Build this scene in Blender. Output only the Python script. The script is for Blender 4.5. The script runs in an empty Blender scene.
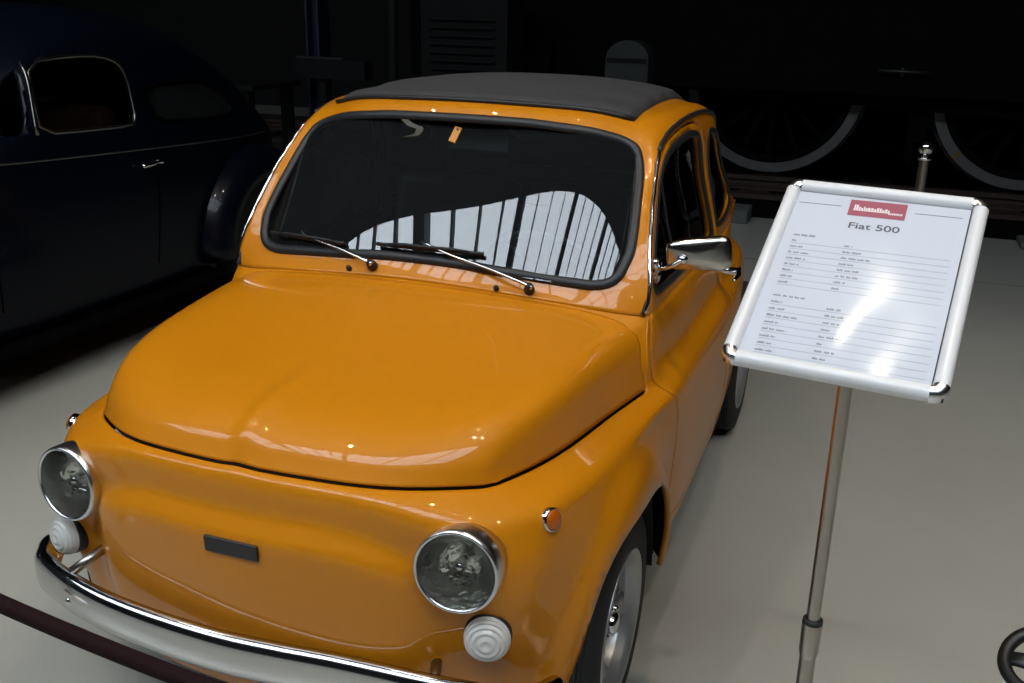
import bpy, bmesh, math, random
import numpy as np
from mathutils import Vector, Matrix
from mathutils.bvhtree import BVHTree
from math import sin, cos, pi, sqrt, atan2, radians as R
random.seed(7)
sc = bpy.context.scene
COL = sc.collection

# ------------------------------------------------------------------ helpers
def link(o, parent=None):
    COL.objects.link(o)
    if parent: o.parent = parent
    return o
def tag(o, label=None, cat=None, group=None, kind=None):
    if label: o['label'] = label
    if cat: o['category'] = cat
    if group: o['group'] = group
    if kind: o['kind'] = kind
    return o
def thing(name, label, cat, loc=(0, 0, 0), rz=0, group=None, rot=None):
    o = bpy.data.objects.new(name, None)
    o.empty_display_size = .1
    o.location = loc
    o.rotation_euler = rot if rot else (0, 0, rz)
    link(o); tag(o, label, cat, group)
    return o
def mk(name, bm, mats, parent=None, smooth=True, angle=None, loc=None, normals=False):
    """link bm as one mesh object"""
    if normals: bmesh.ops.recalc_face_normals(bm, faces=bm.faces[:])
    me = bpy.data.meshes.new(name)
    bm.to_mesh(me); bm.free()
    if not isinstance(mats, (list, tuple)): mats = [mats]
    for m in mats: me.materials.append(m)
    if smooth:
        me.polygons.foreach_set('use_smooth', [True]*len(me.polygons))
        if angle: me.set_sharp_from_angle(angle=R(angle))
    o = bpy.data.objects.new(name, me)
    if loc: o.location = loc
    link(o, parent)
    return o
def struct(name, bm, m, **k):
    o = mk(name, bm, m, **k); o['kind'] = 'structure'; return o
def solid(o, t, off=-1, mo=0, rim=0):
    s = o.modifiers.new('solid', 'SOLIDIFY'); s.thickness = t; s.offset = off
    s.material_offset = mo; s.material_offset_rim = rim; s.use_even_offset = False
    return o
def bevel(o, w, n=2, ang=35):
    b = o.modifiers.new('bev', 'BEVEL'); b.width = w; b.segments = n; b.limit_method = 'ANGLE'; b.angle_limit = R(ang)
    return o
def add_box(bm, x0, x1, y0, y1, z0, z1, M=None, mi=0):
    vs = [bm.verts.new((x, y, z)) for x in (x0, x1) for y in (y0, y1) for z in (z0, z1)]
    if M is not None:
        for v in vs: v.co = M @ v.co
    for q in ((0, 1, 3, 2), (4, 6, 7, 5), (0, 4, 5, 1), (2, 3, 7, 6), (0, 2, 6, 4), (1, 5, 7, 3)):
        f = bm.faces.new([vs[i] for i in q]); f.material_index = mi
    return vs
def add_lathe(bm, prof, seg=32, M=None, cap=True, mi=0, closed=False):
    """prof: list of (r,z) around local z"""
    rings = []
    for r, z in prof:
        if r < 1e-6:
            v = bm.verts.new((0, 0, z)); rings.append([v])
        else:
            rings.append([bm.verts.new((r*cos(2*pi*k/seg), r*sin(2*pi*k/seg), z)) for k in range(seg)])
    pairs = list(zip(rings[:-1], rings[1:]))
    if closed: pairs.append((rings[-1], rings[0]))
    for a, b in pairs:
        for k in range(seg):
            k2 = (k+1) % seg
            if len(a) == 1 and len(b) == 1: continue
            if len(a) == 1: f = bm.faces.new((a[0], b[k], b[k2]))
            elif len(b) == 1: f = bm.faces.new((a[k], b[0], a[k2]))
            else: f = bm.faces.new((a[k], b[k], b[k2], a[k2]))
            f.material_index = mi
    if cap and not closed:
        for r_, fl in ((rings[0], True), (rings[-1], False)):
            if len(r_) > 1:
                f = bm.faces.new(r_ if fl else r_[::-1]); f.material_index = mi
    if M is not None:
        for r_ in rings:
            for v in r_: v.co = M @ v.co
    bm.normal_update()
def add_tube(bm, pts, rad, seg=10, closed=False, flat=None, caps=True, up=None, mi=0):
    """swept tube; rad scalar or list; flat=(a,b) elliptic factors along (side,normal)"""
    pts = [Vector(p) for p in pts]; n = len(pts)
    if not hasattr(rad, '__len__'): rad = [rad]*n
    rings = []; prevn = None
    for i, p in enumerate(pts):
        a = pts[(i-1) % n] if (closed or i > 0) else p
        b = pts[(i+1) % n] if (closed or i < n-1) else p
        t = (b-a).normalized()
        if up is not None:
            u = Vector(up[i]) if hasattr(up[0], '__len__') else Vector(up)
            nrm = (u - t*u.dot(t)).normalized()
        else:
            if prevn is None:
                nrm = t.orthogonal().normalized()
            else:
                nrm = (prevn - t*prevn.dot(t)).normalized()
        prevn = nrm; s = t.cross(nrm)
        fa, fb = flat if flat else (1, 1)
        rings.append([bm.verts.new(p + (s*cos(2*pi*k/seg)*fa + nrm*sin(2*pi*k/seg)*fb)*rad[i]) for k in range(seg)])
    m = n if closed else n-1
    for i in range(m):
        A = rings[i]; B = rings[(i+1) % n]
        for k in range(seg):
            f = bm.faces.new((A[k], A[(k+1) % seg], B[(k+1) % seg], B[k])); f.material_index = mi
    if caps and not closed:
        bm.faces.new(rings[0][::-1]).material_index = mi; bm.faces.new(rings[-1]).material_index = mi
def frame_to(a, b, c):
    """matrix from columns"""
    return Matrix((( a[0], b[0], c[0]), (a[1], b[1], c[1]), (a[2], b[2], c[2]))).to_4x4()
def axis_mat(loc, z, xh=(0, 0, 1)):
    z = Vector(z).normalized(); x = Vector(xh); x = (x - z*x.dot(z)).normalized(); y = z.cross(x)
    return Matrix.Translation(loc) @ frame_to(x, y, z)
def copy_tree(o, parent=None):
    c = o.copy(); COL.objects.link(c)
    if parent: c.parent = parent
    for ch in list(o.children): copy_tree(ch, c)
    return c
def catmull(pts, n=6, closed=False):
    pts = [Vector(p) for p in pts]; out = []; N = len(pts)
    for i in range(N if closed else N-1):
        p0 = pts[(i-1) % N] if (closed or i > 0) else pts[0]*2-pts[1]
        p1 = pts[i]; p2 = pts[(i+1) % N]
        p3 = pts[(i+2) % N] if (closed or i < N-2) else pts[-1]*2-pts[-2]
        for k in range(n):
            t = k/n
            out.append(.5*((2*p1)+(p2-p0)*t+(2*p0-5*p1+4*p2-p3)*t*t+(3*p1-p0-3*p2+p3)*t**3))
    if not closed: out.append(pts[-1])
    return out

# ------------------------------------------------------------------ materials
def mat(name, col, rough=.5, metal=0, coat=0, coatr=.03, spec=.5, noise=None, bump=None, emis=None, alpha=None, trans=0, ior=1.5):
    m = bpy.data.materials.new(name); m.use_nodes = True
    nt = m.node_tree; b = nt.nodes['Principled BSDF']
    b.inputs['Base Color'].default_value = (*col, 1); b.inputs['Roughness'].default_value = rough
    b.inputs['Metallic'].default_value = metal; b.inputs['Coat Weight'].default_value = coat
    b.inputs['Coat Roughness'].default_value = coatr; b.inputs['Specular IOR Level'].default_value = spec
    b.inputs['Transmission Weight'].default_value = trans; b.inputs['IOR'].default_value = ior
    tc = nt.nodes.new('ShaderNodeTexCoord')
    if noise:
        sc_, c2, fac = noise
        n = nt.nodes.new('ShaderNodeTexNoise'); n.inputs['Scale'].default_value = sc_; n.inputs['Detail'].default_value = 5
        nt.links.new(tc.outputs['Object'], n.inputs['Vector'])
        r = nt.nodes.new('ShaderNodeValToRGB'); r.color_ramp.elements[0].position = .5-fac; r.color_ramp.elements[1].position = .5+fac
        r.color_ramp.elements[0].color = (*col, 1); r.color_ramp.elements[1].color = (*c2, 1)
        nt.links.new(n.outputs['Fac'], r.inputs['Fac']); nt.links.new(r.outputs['Color'], b.inputs['Base Color'])
    if bump:
        bs, st = bump
        n = nt.nodes.new('ShaderNodeTexNoise'); n.inputs['Scale'].default_value = bs; n.inputs['Detail'].default_value = 3
        nt.links.new(tc.outputs['Object'], n.inputs['Vector'])
        bp = nt.nodes.new('ShaderNodeBump'); bp.inputs['Strength'].default_value = st; bp.inputs['Distance'].default_value = .01
        nt.links.new(n.outputs['Fac'], bp.inputs['Height']); nt.links.new(bp.outputs['Normal'], b.inputs['Normal'])
    if emis:
        b.inputs['Emission Color'].default_value = (*emis[0], 1); b.inputs['Emission Strength'].default_value = emis[1]
    return m
def thin_glass(name, tint, ior=1.6, rough=0, pale_mix=0):
    m = bpy.data.materials.new(name); m.use_nodes = True; nt = m.node_tree; nt.nodes.clear()
    o = nt.nodes.new('ShaderNodeOutputMaterial'); mx = nt.nodes.new('ShaderNodeMixShader')
    t = nt.nodes.new('ShaderNodeBsdfTransparent'); t.inputs[0].default_value = (*tint, 1)
    g = nt.nodes.new('ShaderNodeBsdfGlossy'); g.inputs['Roughness'].default_value = rough; g.inputs[0].default_value = (1, 1, 1, 1)
    f = nt.nodes.new('ShaderNodeFresnel'); f.inputs[0].default_value = ior
    nt.links.new(f.outputs[0], mx.inputs[0]); nt.links.new(t.outputs[0], mx.inputs[1]); nt.links.new(g.outputs[0], mx.inputs[2])
    last = mx
    if pale_mix:
        d = nt.nodes.new('ShaderNodeBsdfDiffuse'); d.inputs[0].default_value = (.75, .85, .9, 1); m2 = nt.nodes.new('ShaderNodeMixShader'); m2.inputs[0].default_value = pale_mix  # even pale diffuse mixed over the whole glass
        nt.links.new(mx.outputs[0], m2.inputs[1]); nt.links.new(d.outputs[0], m2.inputs[2]); last = m2
    nt.links.new(last.outputs[0], o.inputs[0])
    return m
PAINT = mat('orange_paint', (.57, .198, .003), .42, coat=.62, coatr=.02, spec=.2)
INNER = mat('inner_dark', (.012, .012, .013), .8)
RUBBER = mat('black_rubber', (.018, .019, .021), .42, spec=.35)
TYRE = mat('tyre_rubber', (.006, .006, .006), .8, bump=(60, .1))
CHROME = mat('chrome', (.75, .75, .76), .10, metal=1)
BUMPER = mat('polished_chrome', (.62, .63, .64), .13, metal=1)
STEEL = mat('brushed_steel', (.42, .39, .35), .28, metal=1, bump=(40, .03))
SILVER = mat('wheel_silver', (.42, .42, .42), .35, metal=.7)
WGLASS = thin_glass('windscreen_glass', (.84, .88, .87), 1.70, 0, .010)
SGLASS = thin_glass('side_glass', (.80, .83, .82), 1.4)
LENS = mat('lamp_glass', (.85, .87, .85), .05, trans=.95, ior=1.25)
REFL = mat('reflector', (.85, .86, .83), .22, metal=1, bump=(38, .9))
CLEAR = mat('frosted_lens', (.66, .64, .60), .22, trans=.1, ior=1.3, coat=.5)
AMBER = mat('amber_lens', (.55, .12, .008), .15, trans=.2, ior=1.3, coat=.6)
FABRIC = mat('roof_fabric', (.036, .035, .037), .75, noise=(90, (.046, .044, .047), .2), bump=(260, .15), spec=.3)
PLATE = mat('black_plate', (.012, .012, .012), .45)
SEAT = mat('dark_vinyl', (.02, .018, .017), .5)
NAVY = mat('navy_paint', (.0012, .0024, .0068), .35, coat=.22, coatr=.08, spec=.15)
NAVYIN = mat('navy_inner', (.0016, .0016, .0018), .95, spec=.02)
DCHROME = mat('aged_chrome', (.28, .28, .27), .28, metal=1)
DGLASS = thin_glass('dark_side_glass', (.45, .47, .46), 1.35)
QGLASS = thin_glass('quarter_glass_painted_sheen', (.30, .32, .31), 1.4, 0, .014)  # grey reflection on the pane put in as a pale diffuse mix
REDSEAT = mat('red_leather', (.13, .045, .04), .55)
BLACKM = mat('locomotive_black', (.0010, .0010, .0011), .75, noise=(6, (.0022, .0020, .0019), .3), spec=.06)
RIMW = mat('rim_white', (.085, .085, .088), .5, noise=(12, (.06, .06, .06), .3))
YEL = mat('yellow_mark', (.13, .07, .01), .6)
RUST = mat('rusty_rail', (.022, .010, .006), .7, noise=(14, (.035, .018, .012), .3))
CONC = mat('pale_concrete', (.10, .105, .10), .8, noise=(9, (.07, .07, .07), .3))
BALL = mat('ballast', (.006, .005, .0045), .95, bump=(25, .6))
BLUEST = mat('blue_steel', (.003, .006, .028), .5)
GREYP = mat('grey_pipe', (.010, .011, .011), .5)
DARKM = mat('dark_machinery', (.0018, .0018, .002), .7, noise=(8, (.004, .0036, .0036), .3), spec=.2)
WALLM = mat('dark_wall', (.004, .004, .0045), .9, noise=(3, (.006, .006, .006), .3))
CEILM = mat('ceiling_boards', (.020, .022, .026), .85, noise=(2, (.03, .032, .036), .3))
BEAM = mat('dark_beam', (.02, .022, .026), .7)
SIGNF = mat('white_aluminium', (.74, .74, .75), .33, coat=.3, coatr=.15)
SHEET = mat('paper_sheet', (.53, .56, .615), .6)
SCOVER = thin_glass('clear_cover', (.97, .97, .98), 1.20, .13)
REDL = mat('red_label', (.34, .085, .12), .6)
INK = mat('grey_ink', (.10, .10, .12), .7)
INKT = mat('table_ink', (.22, .22, .26), .7)
INKL = mat('pale_ink', (.38, .39, .43), .7)
INKP = mat('white_ink', (.75, .68, .68), .7)
ROPE = mat('burgundy_rope', (.010, .0012, .002), .85, bump=(180, .3), spec=.2)
CAST = mat('black_cast_iron', (.006, .006, .006), .45)
RBROWN = mat('red_brown_paint', (.035, .012, .008), .6)
ORTAG = mat('orange_tag', (.55, .22, .02), .5)
def floor_mat():
    m = mat('epoxy_floor', (.27, .262, .228), .33, spec=.35)
    nt = m.node_tree; b = nt.nodes['Principled BSDF']
    tc = nt.nodes['Texture Coordinate']
    n = nt.nodes.new('ShaderNodeTexNoise'); n.inputs['Scale'].default_value = .8; n.inputs['Detail'].default_value = 8; n.inputs['Roughness'].default_value = .65
    nt.links.new(tc.outputs['Object'], n.inputs['Vector'])
    r = nt.nodes.new('ShaderNodeValToRGB'); r.color_ramp.elements[0].position = .3; r.color_ramp.elements[1].position = .75
    r.color_ramp.elements[0].color = (.355, .345, .300, 1); r.color_ramp.elements[1].color = (.405, .395, .350, 1)
    nt.links.new(n.outputs['Fac'], r.inputs['Fac'])
    # small dark specks and the odd scratch
    v = nt.nodes.new('ShaderNodeTexVoronoi'); v.inputs['Scale'].default_value = 3.1
    nt.links.new(tc.outputs['Object'], v.inputs['Vector'])
    lt = nt.nodes.new('ShaderNodeMath'); lt.operation = 'LESS_THAN'; lt.inputs[1].default_value = .016
    nt.links.new(v.outputs['Distance'], lt.inputs[0])
    mx = nt.nodes.new('ShaderNodeMixRGB'); mx.inputs[2].default_value = (.09, .085, .075, 1)
    nt.links.new(lt.outputs[0], mx.inputs[0]); nt.links.new(r.outputs['Color'], mx.inputs[1])
    nt.links.new(mx.outputs[0], b.inputs['Base Color'])
    n2 = nt.nodes.new('ShaderNodeTexNoise'); n2.inputs['Scale'].default_value = 2.5; n2.inputs['Detail'].default_value = 6
    nt.links.new(tc.outputs['Object'], n2.inputs['Vector'])
    mr = nt.nodes.new('ShaderNodeMapRange'); mr.inputs[3].default_value = .28; mr.inputs[4].default_value = .42
    nt.links.new(n2.outputs['Fac'], mr.inputs[0]); nt.links.new(mr.outputs[0], b.inputs['Roughness'])
    return m
FLOOR = floor_mat(); FLOOR.node_tree.nodes['Principled BSDF'].inputs['Coat Weight'].default_value = .7; FLOOR.node_tree.nodes['Principled BSDF'].inputs['Coat Roughness'].default_value = .22
SKY = 7.6
def sky_mat():
    m = bpy.data.materials.new('skylight_pane'); m.use_nodes = True; nt = m.node_tree
    b = nt.nodes['Principled BSDF']; b.inputs['Base Color'].default_value = (.5, .5, .5, 1)
    b.inputs['Emission Color'].default_value = (.80, .90, 1.0, 1); b.inputs['Emission Strength'].default_value = SKY
    return m

PANE = sky_mat()
LAMPE = mat('lamp_disc', (.8, .8, .8), .5, emis=((1.0, .86, .68), 55))

# ------------------------------------------------------------------ camera
CAM = Vector((1.02499, -1.23353, 1.55149)); yaw, pit, rol, F = -0.3521, -0.33268, 0.02003, 981.47
fw = Vector((sin(yaw)*cos(pit), cos(yaw)*cos(pit), sin(pit)))
rt = Vector((cos(yaw), -sin(yaw), 0)); up = rt.cross(fw)
r2 = rt*cos(rol)+up*sin(rol); u2 = -rt*sin(rol)+up*cos(rol)
cd = bpy.data.cameras.new('camera'); cam = bpy.data.objects.new('camera', cd); link(cam)
cam.matrix_world = Matrix.Translation(CAM) @ frame_to(r2, u2, -fw)
cd.sensor_width = 36; cd.lens = F/1024*36; cd.clip_start = .02; cd.clip_end = 200
sc.camera = cam

# ------------------------------------------------------------------ spline surfaces
def nspline(xk, Y, x):
    """natural cubic spline, Y (n,...)"""
    n = len(xk); h = np.diff(xk); Y = np.asarray(Y, float); sh = Y.shape[1:]; Yf = Y.reshape(n, -1)
    A = np.zeros((n, n)); B = np.zeros_like(Yf); A[0, 0] = A[-1, -1] = 1
    for i in range(1, n-1):
        A[i, i-1] = h[i-1]; A[i, i] = 2*(h[i-1]+h[i]); A[i, i+1] = h[i]
        B[i] = 6*((Yf[i+1]-Yf[i])/h[i]-(Yf[i]-Yf[i-1])/h[i-1])
    M = np.linalg.solve(A, B)
    k = np.clip(np.searchsorted(xk, x, side='right')-1, 0, n-2)
    t0 = (xk[k+1]-x)[:, None]; t1 = (x-xk[k])[:, None]; hk = h[k][:, None]
    r = M[k]*t0**3/(6*hk)+M[k+1]*t1**3/(6*hk)+(Yf[k]/hk-M[k]*hk/6)*t0+(Yf[k+1]/hk-M[k+1]*hk/6)*t1
    return r.reshape((len(x),)+sh)
def sym_front(G, axis, closeback=False):
    return G
def surf(G, ni, nj, mirror_i=False, mirror_j=False):
    """G (R,C,3). tensor natural cubic spline. mirror_i: row 0 lies on x=0 (even symmetry); mirror_j the same for column 0.
       returns dense pts and the row/col parameters"""
    G = np.asarray(G, float); Rn, Cn = G.shape[:2]
    def knots(G, ax):
        d = np.linalg.norm(np.diff(G, axis=ax), axis=2); d = np.sqrt(d).mean(axis=1-ax)
        return np.concatenate([[0], np.cumsum(d)])
    ki, kj = knots(G, 0), knots(G, 1)
    def samples(k, n):
        out = []
        ns = n if hasattr(n, '__len__') else [n]*(len(k)-1)
        for a in range(len(k)-1):
            out += list(k[a]+(k[a+1]-k[a])*np.arange(ns[a])/ns[a])
        out.append(k[-1]); idx = []
        for a in range(len(k)-1): idx += list(a+np.arange(ns[a])/ns[a])
        idx.append(len(k)-1)
        return np.array(out), np.array(idx)
    si, ii = samples(ki, ni); sj, jj = samples(kj, nj)
    def ev(k, Y, s, mir):
        if mir:
            Ym = Y[1:][::-1].copy(); Ym[..., 0] *= -1
            Y = np.concatenate([Ym, Y]); k = np.concatenate([-k[1:][::-1], k])
        return nspline(k, Y, s)
    D = ev(ki, G, si, mirror_i)                       # (Ni,C,3)
    D = np.swapaxes(ev(kj, np.swapaxes(D, 0, 1), sj, mirror_j), 0, 1)
    return D, ii, jj
def cut(bm, layer, faces=None, eps=1e-5):
    """split the mesh along the zero level of a float vertex layer"""
    for v in bm.verts:
        if abs(v[layer]) < eps: v[layer] = 0.0
    for e in list(bm.edges):
        a, b = e.verts; ga, gb = a[layer], b[layer]
        if ga*gb < 0:
            t = ga/(ga-gb)
            if t < .03: a[layer] = 0.0; continue
            if t > .97: b[layer] = 0.0; continue
            ne, nv = bmesh.utils.edge_split(e, a, t)
            nv[layer] = 0.0
    for f in list(bm.faces):
        z = [v for v in f.verts if v[layer] == 0.0]
        if len(z) < 2: continue
        if not (any(v[layer] > 0 for v in f.verts) and any(v[layer] < 0 for v in f.verts)): continue
        done = False
        for i in range(len(z)):
            for j in range(i+1, len(z)):
                if done: break
                a, b = z[i], z[j]
                if any(b in e.verts for e in a.link_edges if f in e.link_faces): continue
                try:
                    bmesh.utils.face_split(f, a, b); done = True
                except ValueError: pass
def fsign(f, layer):
    m = max(f.verts, key=lambda v: abs(v[layer])); return m[layer]
def polysd(poly, u, v):
    """signed distance, negative inside"""
    P = np.asarray(poly, float); p = np.stack([u, v], -1)[:, None, :]
    a = P[None]; b = np.roll(P, -1, 0)[None]; ab = b-a
    t = np.clip(((p-a)*ab).sum(-1)/(ab*ab).sum(-1), 0, 1)
    d = np.linalg.norm(p-(a+t[..., None]*ab), axis=-1).min(1)
    x, y = p[:, 0, 0:1], p[:, 0, 1:2]; x, y = p[..., 0], p[..., 1]
    x0, y0, x1, y1 = a[..., 0], a[..., 1], b[..., 0], b[..., 1]
    dy = np.where(y1 == y0, 1e-12, y1-y0)
    c = ((y0 > y) != (y1 > y)) & (x < (x1-x0)*(y-y0)/dy+x0)
    ins = c.sum(1) % 2 == 1
    return np.where(ins, -d, d)
def chaikin(P, n=2, closed=True):
    P = [np.array(p, float) for p in P]
    for _ in range(n):
        Q = []
        for i in range(len(P)):
            a, b = P[i], P[(i+1) % len(P)]
            Q += [a*.75+b*.25, a*.25+b*.75]
        P = Q
    return P
def grid_bm(D, drop=None, bm=None, layers=None, extra=None):
    bm = bm or bmesh.new()
    N, M = D.shape[:2]
    for nm in (layers or {}):
        if not bm.verts.layers.float.get(nm): bm.verts.layers.float.new(nm)
    V = [[bm.verts.new(D[i, j]) for j in range(M)] for i in range(N)]
    if layers is not None:
        for nm, arr in layers.items():
            L = bm.verts.layers.float.get(nm) or bm.verts.layers.float.new(nm)
            for i in range(N):
                for j in range(M): V[i][j][L] = float(arr[i, j])
    for i in range(N-1):
        for j in range(M-1):
            if drop is not None and drop(i, j): continue
            q = [V[i][j], V[i+1][j], V[i+1][j+1], V[i][j+1]]
            try: bm.faces.new(q)
            except ValueError: pass
    return bm, V

# ================================================================== THE ORANGE CAR
# ---- lower body: stations run from the nose centre round the side to the tail centre
def sec(y, dx=0, dz=0):
    xs = [.636, .650, .656, .660, .661, .659, .652, .635, .610, .600, .578]
    zs = [.245, .33, .42, .51, .60, .655, .687, .709, .738, .80, .865]
    return [(a+dx, y, z+dz) for a, z in zip(xs, zs)]
S = []
S.append([(0, .135, .25), (0, .118, .33), (0, .105, .42), (0, .095, .51), (0, .090, .60), (0, .088, .67), (0, .096, .728), (0, .116, .739), (0, .125, .755), (0, .142, .78), (0, .18, .80)])
S.append([(.15, .145, .25), (.15, .128, .33), (.15, .114, .42), (.15, .104, .51), (.15, .098, .60), (.15, .096, .67), (.15, .104, .726), (.15, .126, .738), (.15, .135, .753), (.15, .15, .776), (.15, .19, .795)])
S.append([(.30, .172, .25), (.30, .153, .33), (.30, .138, .42), (.30, .131, .51), (.30, .126, .60), (.30, .121, .665), (.30, .128, .717), (.30, .164, .731), (.30, .172, .745), (.30, .187, .765), (.30, .23, .78)])
S.append([(.40, .202, .25), (.40, .183, .33), (.40, .166, .42), (.40, .163, .51), (.40, .160, .60), (.398, .148, .655), (.396, .156, .699), (.388, .213, .721), (.388, .222, .733), (.388, .24, .748), (.388, .28, .765)])
S.append([(.490, .220, .25), (.495, .200, .33), (.498, .183, .42), (.497, .172, .51), (.491, .174, .60), (.482, .184, .652), (.462, .196, .690), (.441, .2585, .7165), (.43, .272, .727), (.425, .285, .742), (.418, .32, .757)])
S.append([(.562, .325, .25), (.570, .300, .33), (.575, .280, .42), (.574, .266, .51), (.565, .264, .60), (.550, .272, .652), (.525, .280, .687), (.4635, .306, .716), (.455, .32, .73), (.448, .33, .75), (.44, .345, .775)])
S.append([(.600, .44, .25), (.606, .43, .33), (.612, .415, .42), (.614, .405, .51), (.610, .40, .60), (.596, .395, .652), (.563, .392, .686), (.490, .387, .712), (.488, .39, .735), (.482, .395, .77), (.464, .40, .812)])
S.append([(.626, .56, .25), (.634, .555, .33), (.640, .545, .42), (.642, .54, .51), (.636, .54, .60), (.620, .538, .652), (.588, .535, .685), (.521, .53, .709), (.519, .53, .735), (.512, .53, .775), (.49, .53, .83)])
S.append([(.632, .715, .25), (.641, .71, .33), (.646, .705, .42), (.648, .70, .51), (.644, .70, .60), (.632, .70, .655), (.610, .70, .685), (.550, .70, .7065), (.547, .70, .735), (.54, .70, .775), (.515, .70, .835)])
S.append([(.635, .875, .248), (.647, .875, .33), (.652, .872, .42), (.655, .87, .51), (.653, .87, .60), (.647, .87, .655), (.634, .87, .687), (.588, .868, .706), (.582, .872, .745), (.570, .882, .80), (.553, .905, .860)])
S.append([(.636, .945, .246), (.649, .945, .33), (.654, .945, .42), (.658, .945, .51), (.658, .945, .60), (.655, .945, .655), (.646, .942, .687), (.618, .938, .7085), (.596, .935, .738), (.584, .935, .80), (.567, .935, .865)])
for y_ in (1.12, 1.40, 1.70): S.append(sec(y_))
S.append(sec(2.0, -.010)); S.append([(x_-.044-(.016 if k > 7 else 0), 2.28, z_) for k, (x_, _, z_) in enumerate(sec(0))]); S.append([(x-.074-.006*max(0, k-5), 2.50, z) for k, (x, _, z) in enumerate(sec(0))])
S.append([(.52-.012*max(0, k-5), 2.70-.03*max(0, k-5), z) for k, (_, _, z) in enumerate(sec(0))])
yb = [2.84, 2.87, 2.89, 2.90, 2.895, 2.88, 2.865, 2.85, 2.82, 2.75, 2.60]
S.append([(.42-.01*max(0, k-6), yb[k]-.03, z) for k, (_, _, z) in enumerate(sec(0))])
S.append([(.22, yb[k]-.005, z) for k, (_, _, z) in enumerate(sec(0))])
S.append([(0, yb[k], z) for k, (_, _, z) in enumerate(sec(0))])
S = np.array(S)
NS = [7, 7, 8, 8, 8, 8, 10, 11, 11, 6, 10, 10, 10, 10, 10, 8, 7, 7, 7, 7]
NR = [4, 4, 4, 4, 4, 4, 5, 4, 4, 4]
# mirrored in i about the nose centre
D1, I1, J1 = surf(S, NS, NR, mirror_i=True)
def sstep(a, b, x):
    t = np.clip((x-a)/(b-a), 0, 1); return t*t*(3-2*t)
# wheel-arch flares
def flare(D, yc, amp=1.0):
    y, z, x = D[..., 1].copy(), D[..., 2].copy(), D[..., 0].copy()
    d = np.hypot((y-yc)/.275, (z-.215)/.345)
    k = amp*sstep(.34, .50, x)*sstep(.74, .63, z)
    w = (.030*sstep(1.34, 1.07, d)-.010*sstep(2.2, 1.2, d)-.006*np.exp(-((d-1.50)/.16)**2))*k
    t = np.clip((.52-y)/.25, 0, 1) if yc < 1 else 0*y
    D[..., 0] += w*(1-.35*t); D[..., 1] -= w*.75*t
    return D
D1 = flare(D1, .600); D1 = flare(D1, 2.38, .25)
# pressed nose panel standing proud between the lamps
x, y, z = D1[..., 0], D1[..., 1], D1[..., 2]
topz = .668-1.0*np.maximum(0, x-.17)**1.8-60*np.maximum(0, x-.31)**3
edge = sstep(.0, .050, topz-z)*sstep(.415, .325, x)
front = (y < .30)
D1[..., 1] -= np.where(front, .027*edge, 0)
# soft fairing swelling behind each lamp
dl = np.hypot(x-.432, z-.612)
D1[..., 1] -= np.where(front, .005*sstep(.23, .07, dl), 0)
D1[..., 0] = np.maximum(D1[..., 0], 0)
iH = int(sum(NS[:9])); jH = int(sum(NR[:7]))        # station of the hood's rear corner, row of the hood line
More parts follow.
